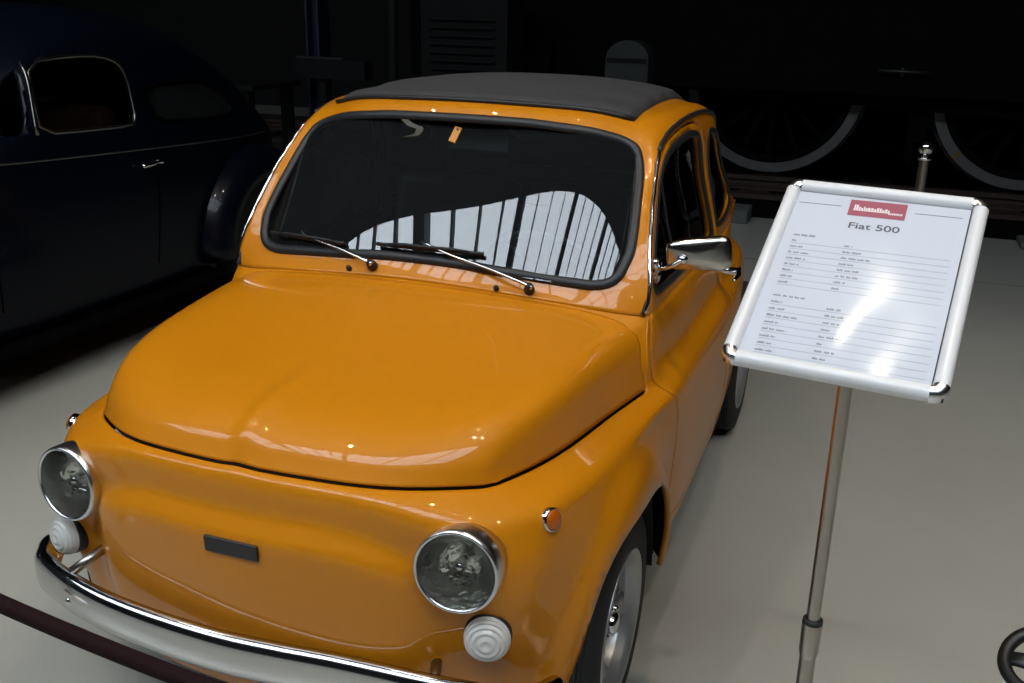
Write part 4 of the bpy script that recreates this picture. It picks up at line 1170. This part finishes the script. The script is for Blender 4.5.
# ================================================================== STEAM LOCOMOTIVE (far side of the hall)
LY = 7.25
loco = thing('steam_locomotive', 'black steam locomotive with large white-rimmed spoked driving wheels in the dark background', 'locomotive', (0, LY, 0))
def rell(o): return rel(o, loco)
ZW = .95; RW_ = .70
WX = [.15, 2.06, 3.96, 5.87]
def drive_wheel(xc):
    w = bpy.data.objects.new('driving_wheel', None); link(w, loco); w.location = (xc, 0, ZW); w.empty_display_size = .1
    M = axis_mat((0, 0, 0), (0, -1, 0))
    bm = bmesh.new(); add_lathe(bm, [(RW_-.075, .0), (RW_-.075, .012), (RW_+.0, .012), (RW_+.004, .0), (RW_+.0, -.10), (RW_+.03, -.13), (RW_-.075, -.13)], 96, M, closed=True)
    mk('white_tyre_face', bm, [RIMW], w, normals=True, angle=40)
    bm = bmesh.new(); add_lathe(bm, [(RW_-.135, .004), (RW_-.075, .004), (RW_-.075, -.12), (RW_-.135, -.12)], 72, M, closed=True)
    add_lathe(bm, [(0, .05), (.10, .05), (.13, .03), (.14, -.10), (0, -.11)], 32, M, cap=False)
    for k in range(16):
        a = 2*pi*k/16; c_, s_ = cos(a), sin(a)
        add_tube(bm, [M @ Vector((.12*c_, .12*s_, -.03)), M @ Vector(((RW_-.12)*c_, (RW_-.12)*s_, -.03))], [.045, .026], 8, flat=(1, .8))
    mk('spoked_centre', bm, BLACKM, w, normals=True, angle=40)
    for a in (-.75, -2.35):
        bm = bmesh.new()
        vs = [bm.verts.new(M @ Vector((r_*cos(a+d), -r_*sin(a+d), z_))) for z_ in (.012, .0145) for r_, d in ((RW_-.075, -.03), (RW_, -.03), (RW_, .03), (RW_-.075, .03))]
        for q in ((4, 5, 6, 7), (0, 1, 5, 4), (1, 2, 6, 5), (2, 3, 7, 6), (3, 0, 4, 7)): bm.faces.new([vs[i] for i in q])
        mk('paint_mark', bm, YEL, w, smooth=False)
for x_ in WX: drive_wheel(x_)
bm = bmesh.new(); add_box(bm, -3.0, 7.2, LY+.35, LY+.9, .75, 1.55); o = rell(mk('main_frame', bm, BLACKM, loco, smooth=False))
bm = bmesh.new(); add_box(bm, -3.0, 7.2, LY-.30, LY-.26, .93, 1.72); add_box(bm, -3.0, 7.2, LY-.45, LY+1.4, 1.72, 1.80); o = rell(mk('footplate', bm, BLACKM, loco, smooth=False)); bevel(o, .01)
bm = bmesh.new(); add_lathe(bm, [(0, -2.2), (.95, -2.2), (.98, -2.1), (.98, 6.0), (.92, 6.1), (0, 6.2)], 48, Matrix.Translation((.5, LY+1.1, 2.75)) @ Matrix.Rotation(pi/2, 4, 'Y'), cap=False)
for k in range(6): add_lathe(bm, [(.985, -.03), (1.0, -.03), (1.0, .03), (.985, .03)], 48, Matrix.Translation((-1.0+k*1.4, LY+1.1, 2.75)) @ Matrix.Rotation(pi/2, 4, 'Y'), closed=True)
rell(mk('boiler', bm, BLACKM, loco, normals=True, angle=40))
# coupling rod and connecting rod
bm = bmesh.new(); add_box(bm, WX[0], WX[-1], LY-.09, LY-.05, ZW-.10, ZW-.02)
for x_ in WX: add_lathe(bm, [(.09, -.04), (.09, .05), (.05, .07), (0, .07)], 24, axis_mat((x_, LY-.06, ZW-.06), (0, -1, 0)))
rell(mk('coupling_rod', bm, BLACKM, loco, smooth=False))
bm = bmesh.new(); add_tube(bm, [(-1.9, LY-.14, ZW+.06), (2.06, LY-.14, ZW-.12)], .05, 10, flat=(.35, 1), up=(0, 0, 1)); rell(mk('connecting_rod', bm, BLACKM, loco, normals=True, angle=40))
bm = bmesh.new(); add_lathe(bm, [(0, -.55), (.36, -.55), (.38, -.5), (.38, .5), (.36, .55), (0, .55)], 32, Matrix.Translation((-2.2, LY-.1, ZW+.02)) @ Matrix.Rotation(pi/2, 4, 'Y'), cap=False); rell(mk('cylinder', bm, BLACKM, loco, normals=True, angle=40))
for x_ in WX:     # brake hangers and blocks
    bm = bmesh.new(); add_box(bm, x_-.86, x_-.80, LY-.06, LY+.02, .40, 1.2); add_box(bm, x_-.80, x_-.72, LY-.08, LY+.06, .58, .86); rell(mk('brake_hanger', bm, BLACKM, loco, smooth=False))
bm = bmesh.new(); add_tube(bm, [(.93, LY-.36, 1.12), (1.29, LY-.36, 1.115)], .012, 8); add_tube(bm, [(1.1, LY-.36, 1.08), (1.1, LY-.36, 1.15)], .012, 8); add_tube(bm, [(1.1, LY-.36, 1.12), (1.1, LY-.28, 1.12)], .012, 8); rell(mk('hand_rail', bm, GREYP, loco))
# tender / cab part with round-topped window
bm = bmesh.new(); add_box(bm, -2.9, -1.5, LY+.3, LY+1.9, 1.8, 3.6); rell(mk('cab', bm, BLACKM, loco, smooth=False))

# rails and track bed
def xline(name, label, cat, y0, y1, z0, z1, m, x0=-9, x1=8.5, rail=False, group=None):
    bm = bmesh.new()
    if rail:
        yc = (y0+y1)/2; h_ = z1-z0
        pr = [(-.06, z0), (-.06, z0+.012), (-.010, z0+.035), (-.010, z1-.045), (-.034, z1-.035), (-.034, z1-.004), (-.028, z1), (.028, z1), (.034, z1-.004), (.034, z1-.035), (.010, z1-.045), (.010, z0+.035), (.06, z0+.012), (.06, z0)]
        A = [bm.verts.new((x0, yc+a, b)) for a, b in pr]; B = [bm.verts.new((x1, yc+a, b)) for a, b in pr]
        for k in range(len(pr)): bm.faces.new((A[k], B[k], B[(k+1) % len(pr)], A[(k+1) % len(pr)]))
        bm.faces.new(A); bm.faces.new(B)
    else: add_box(bm, x0, x1, y0, y1, z0, z1)
    o = mk(name, bm, m, smooth=False, normals=True); tag(o, label, cat, group); return o
xline('rail', 'rusty steel rail under the locomotive driving wheels, nearer one', 'rail', LY-.03, LY+.04, .10, .214, RUST, rail=True)
xline('rail', 'rusty rail farther back beneath the black locomotive', 'rail', LY+1.45, LY+1.52, .10, .214, RUST, rail=True)
for k in range(18):
    bm = bmesh.new(); add_box(bm, -8.6+k*.95, -8.35+k*.95, LY-.40, LY+1.9, .0405, .0995)
    s_ = mk('sleeper', bm, RUST, smooth=False); tag(s_, 'dark wooden sleeper crossing under the locomotive rails', 'sleeper', 'sleepers under the locomotive')
bm = bmesh.new(); add_box(bm, -9, 8.5, 6.72, 10.5, -.02, .04); tag(mk('ballast', bm, BALL, smooth=False), 'dark stone ballast around the sleepers', 'ballast', kind='stuff')
xline('timber_kerb', 'long dark brown timber baulk edging the track in front of the locomotive', 'timber', 6.60, 6.715, .0, .165, RUST)
for (x0, x1, lb) in ((-.40, .15, 'pale concrete block on the floor edge behind the orange car'), (2.02, 2.7, 'low pale concrete block on the floor edge right of the board')):
    bm = bmesh.new(); add_box(bm, x0, x1, 6.22, 6.52, 0, .10 if x0 < 1 else .045); o = mk('concrete_block', bm, CONC, smooth=False); bevel(o, .01); tag(o, lb, 'block')
xline('dark_plinth', 'black low step running along the track edge', 'step', 6.53, 6.60, 0, .13, BLACKM)

# ================================================================== BARRIERS
def barrier_post(x, y, h, label, m=STEEL, ballr=.030):
    t = thing('barrier_post', label, 'barrier post', (x, y, 0))
    bm = bmesh.new(); add_lathe(bm, [(0, 0), (.16, 0), (.162, .006), (.15, .018), (.04, .032), (.024, .05), (0, .05)], 36, cap=False); mk('base', bm, m, t, normals=True, angle=50)
    bm = bmesh.new(); add_lathe(bm, [(.0235, .04), (.0235, h-.075)], 24); mk('tube', bm, m, t, angle=50)
    bm = bmesh.new(); add_lathe(bm, [(.0235, h-.085), (.032, h-.080), (.033, h-.072), (.018, h-.068), (.011, h-.060), (.011, h-.052)]+[(ballr*sin(a), h-.028-ballr*cos(a)) for a in np.linspace(.35, pi, 12)], 28, cap=False); mk('ball_top', bm, CHROME, t, normals=True)
    return t
barrier_post(1.225, 3.84, .965, 'chrome ball-topped barrier post behind the white board', ballr=.034)
barrier_post(-1.30, -.42, 1.06, 'steel barrier post left end of the burgundy rope')
barrier_post(2.45, -.30, 1.06, 'steel barrier post right end of the burgundy rope')
bm = bmesh.new(); rp = []
for k in range(61):
    x_ = -1.28+3.71*k/60; rp.append((x_, -.35, .664+.112*(x_-.62)**2))
add_tube(bm, rp, .0125, 14); rope = mk('barrier_rope', bm, ROPE); tag(rope, 'dark burgundy barrier rope sagging in front of the chrome bumper', 'rope')
for e in (rp[0], rp[-1]):
    bm = bmesh.new(); d = .05 if e is rp[0] else -.05
    add_tube(bm, [Vector(e)-Vector((d*.4, 0, -.002)), Vector(e)+Vector((d, 0, -.01))], .016, 14); mk('rope_end_ferrule', bm, CHROME, rope)
# ---- black hand wheel on a post, right edge
hwl = thing('handwheel_post', 'black spoked hand wheel on a red-brown post at the right edge', 'hand wheel', (1.412, .36, 0))
hc = Vector((1.405, .40, .507))
M = axis_mat(hc, (-.25, -.35, .9))
bm = bmesh.new(); add_tube(bm, [M @ Vector((.066*cos(2*pi*k/40), 0+.066*sin(2*pi*k/40), 0)) for k in range(40)], .0115, 10, closed=True); rel(mk('wheel_rim', bm, CAST, hwl), hwl)
bm = bmesh.new()
for k in range(4):
    a = k*pi/2+.45; add_tube(bm, [M @ Vector((.012*cos(a), .012*sin(a), -.004)), M @ Vector((.062*cos(a), .062*sin(a), 0))], [.018, .014], 10, flat=(1, .45), up=tuple((M.to_3x3() @ Vector((0, 0, 1)))))
rel(mk('wheel_spokes', bm, CAST, hwl), hwl)
bm = bmesh.new(); add_lathe(bm, [(.020, -.02), (.020, .008), (.014, .014), (0, .015)], 20, M); rel(mk('wheel_hub', bm, CAST, hwl, normals=True), hwl)
bm = bmesh.new(); add_tube(bm, [M @ Vector((0, 0, -.015)), (1.418, .415, .42), (1.418, .415, .02)], .016, 14); add_lathe(bm, [(0, 0), (.09, 0), (.09, .014), (.03, .02), (0, .02)], 24, Matrix.Translation((1.418, .415, 0)), cap=False); rel(mk('post', bm, RBROWN, hwl), hwl)

# ================================================================== DARK BACKGROUND EQUIPMENT (left of the locomotive)
def col(x, y, w, z1, m, nm, lb, cat):
    t = thing(nm, lb, cat, (x, y, 0))
    bm = bmesh.new(); add_box(bm, -w/2, w/2, -.012, .012, 0, z1); add_box(bm, -w/2, -w/2+.02, -.09, .09, 0, z1); add_box(bm, w/2-.02, w/2, -.09, .09, 0, z1); mk('beam', bm, m, t, smooth=False)
    bm = bmesh.new(); add_box(bm, -w*.9, w*.9, -.16, .16, 0, .02); mk('foot_plate', bm, m, t, smooth=False); return t
col(-3.54, 6.3, .125, 6.5, BLUEST, 'steel_column', 'dark blue steel column behind the navy saloon', 'column')
t = thing('grey_pipe', 'thin grey vertical pipe behind the orange car roof, left', 'pipe', (-2.89, 6.4, 0))
bm = bmesh.new(); add_lathe(bm, [(.045, 0), (.045, 6.5)], 16); mk('pipe', bm, GREYP, t)
for z_ in (.6, 1.8): bm = bmesh.new(); add_lathe(bm, [(.045, z_-.03), (.06, z_-.03), (.06, z_+.03), (.045, z_+.03)], 16, closed=True); mk('pipe_clamp', bm, GREYP, t)
t = thing('workbench', 'dark workbench with a pale worn edge between the saloon and blue column', 'workbench', (-4.35, 5.75, 0))
bm = bmesh.new(); add_box(bm, -.9, .75, -.35, .35, .86, .90); mk('top', bm, DARKM, t, smooth=False)
for a in (-.8, .65):
    for b in (-.28, .28): bm = bmesh.new(); add_box(bm, a-.04, a+.04, b-.04, b+.04, 0, .86); mk('leg', bm, DARKM, t, smooth=False)
bm = bmesh.new(); add_box(bm, -.8, .65, -.3, .3, .25, .28); mk('shelf', bm, DARKM, t, smooth=False)
t = thing('crossbar', 'grey horizontal bar with dark hanging housing crossing the blue column', 'bar', (-3.35, 6.05, 0))
bm = bmesh.new(); add_box(bm, -.24, .20, -.03, .03, 1.085, 1.10); mk('bar', bm, GREYP, t, smooth=False)
bm = bmesh.new(); add_box(bm, -.22, .42, -.07, .07, .93, 1.084); mk('housing', bm, DARKM, t, smooth=False)
bm = bmesh.new(); add_box(bm, -.03, .03, -.03, .03, 0, .93); mk('support', bm, DARKM, t, smooth=False)
t = thing('louvred_cabinet', 'dark machine cabinet with horizontal louvres behind the car roof', 'cabinet', (-2.10, 6.25, 0))
bm = bmesh.new(); add_box(bm, -.36, .36, -.2, .2, 0, 1.75); mk('housing', bm, DARKM, t, smooth=False)
for k in range(8):
    bm = bmesh.new(); add_box(bm, -.28, .26, -.225, -.20, .98+k*.062, .992+k*.062); mk('louvre', bm, DARKM, t, smooth=False)
t = thing('arched_locker', 'dim blue-grey round-topped box above the car roof', 'box', (-.85, 6.35, 0))
bm = bmesh.new(); add_box(bm, -.165, .165, -.1, .1, .35, 1.16)
A = [bm.verts.new((.165*cos(pi*k/16), -.1, 1.16+.14*sin(pi*k/16))) for k in range(17)]; B = [bm.verts.new((v.co.x, .1, v.co.z)) for v in A]
for k in range(16): bm.faces.new((A[k], A[k+1], B[k+1], B[k]))
bm.faces.new(A); bm.faces.new(B); mk('box_body', bm, mat('dim_blue_grey', (.009, .012, .013), .6), t, smooth=False, normals=True)
bm = bmesh.new(); add_box(bm, -.15, .15, -.112, -.10, 1.14, 1.17); mk('lid_edge', bm, DARKM, t, smooth=False)
bm = bmesh.new(); add_box(bm, -.04, .04, -.04, .04, 0, .36); mk('support', bm, DARKM, t, smooth=False)

# ================================================================== THE HALL
bm = bmesh.new(); bmesh.ops.create_grid(bm, x_segments=2, y_segments=2, size=1)
for v in bm.verts: v.co = Vector((v.co.x*11-.5, v.co.y*12.0+0, 0))
fl = struct('floor', bm, FLOOR, smooth=False)
bm = bmesh.new(); add_box(bm, -11.5, 10.5, 5.15, 5.158, -.003, .0006); struct('trim_1', bm, mat('floor_joint', (.10, .10, .09), .8), smooth=False)
WZ = 8.0
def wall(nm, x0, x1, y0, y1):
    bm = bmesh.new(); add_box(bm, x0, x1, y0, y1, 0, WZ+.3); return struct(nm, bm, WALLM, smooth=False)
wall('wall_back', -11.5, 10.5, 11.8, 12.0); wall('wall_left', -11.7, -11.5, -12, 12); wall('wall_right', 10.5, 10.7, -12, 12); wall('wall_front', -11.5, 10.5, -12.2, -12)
# roof: glazed band running across the hall at a slight angle to the cars
SKA = .055; SX0, SX1, SY0, SY1 = -11.16, 6.2, -6.2, -2.12
RM = Matrix.Translation((0, -2.12, 0)) @ Matrix.Rotation(SKA, 4, 'Z') @ Matrix.Translation((0, 2.12, 0))
def cplate(x0, x1, y0, y1):
    bm = bmesh.new(); add_box(bm, x0, x1, y0, y1, WZ, WZ+.2, RM); struct('ceiling', bm, CEILM, smooth=False)
cplate(-14, 14, SY1, 16); cplate(-14, 14, -14, SY0); cplate(-14, SX0, SY0, SY1); cplate(SX1, 14, SY0, SY1)
t = thing('skylight', 'wide glazed roof light band with dark bars above the front of the hall', 'skylight', (0, -4.5, WZ))
bm = bmesh.new(); add_box(bm, SX0, SX1, SY0, SY1, WZ+.12, WZ+.14, RM); rel(mk('pane', bm, PANE, t, smooth=False), t)
x_ = SX0; k = 0
while x_ < SX1+.01:
    w_ = .12 if k % 4 == 0 else .022
    bm = bmesh.new(); add_box(bm, x_-w_, x_+w_, SY0, SY1, WZ-.02-(.10 if k % 4 == 0 else 0), WZ+.11, RM); rel(mk('glazing_bar', bm, BEAM, t, smooth=False), t); x_ += .62; k += 1
for q_ in (.33, .66):
    yq = SY0+(SY1-SY0)*q_; bm = bmesh.new(); add_box(bm, SX0, SX1, yq-.03, yq+.03, WZ+.03, WZ+.10, RM); rel(mk('purlin', bm, BEAM, t, smooth=False), t)
for a, b in ((SY0-.06, SY0), (SY1, SY1+.06)):
    bm = bmesh.new(); add_box(bm, SX0, SX1, a, b, WZ-.12, WZ-.001, RM); rel(mk('kerb', bm, BEAM, t, smooth=False), t)
for k in range(5):
    bm = bmesh.new(); x_ = -9+4.5*k; add_box(bm, x_-.1, x_+.1, -1.5, 11.7, WZ-.45, WZ-.14); struct('trim_%d' % (k+2), bm, BEAM, smooth=False)
# hanging lamps (their small hot reflections show in the paint)
lamp0 = None; LAMPW = 80
for k, (x_, y_) in enumerate([(-2.4, .3), (-.9, .2), (2.4, .2), (4.0, .3), (1.7, .3), (.80, 1.38), (-1.2, -4.6), (2.2, -4.6)]):
    if lamp0 is None:
        lamp0 = thing('hanging_lamp', 'metal hanging hall lamp', 'lamp', (x_, y_, 5.2), group='hall lamps over the cars')
        bm = bmesh.new(); add_lathe(bm, [(.02, .30), (.05, .28), (.10, .16), (.16, .04), (.17, 0)], 28, cap=False); mk('shade', bm, BEAM, lamp0, normals=True)
        bm = bmesh.new(); add_lathe(bm, [(0, .02), (.035, .02), (.035, .03), (0, .03)], 24, cap=False); mk('lamp_disc', bm, LAMPE, lamp0)
        bm = bmesh.new(); add_lathe(bm, [(.008, .28), (.008, 2.60)], 8); mk('cord', bm, BEAM, lamp0)
        ld = bpy.data.lights.new('lamp_light', 'SPOT'); ld.energy = LAMPW; ld.color = (1, .87, .70); ld.shadow_soft_size = .035; ld.spot_size = R(92); ld.spot_blend = .6; lo = bpy.data.objects.new('lamp_light', ld); link(lo, lamp0); lo.location = (0, 0, 0)
        lamp0['label'] = 'metal hanging hall lamp under the roof beams'
    else:
        c_ = copy_tree(lamp0); c_.location = (x_, y_, 5.2)

# ---- light & colour
w = bpy.data.worlds.new('world'); sc.world = w; w.use_nodes = True
w.node_tree.nodes['Background'].inputs[0].default_value = (.010, .011, .013, 1); w.node_tree.nodes['Background'].inputs[1].default_value = 1
sc.view_settings.view_transform = 'Standard'; sc.view_settings.look = 'None'; sc.view_settings.gamma = 1; sc.view_settings.exposure = 0
sc.view_settings.use_curve_mapping = False
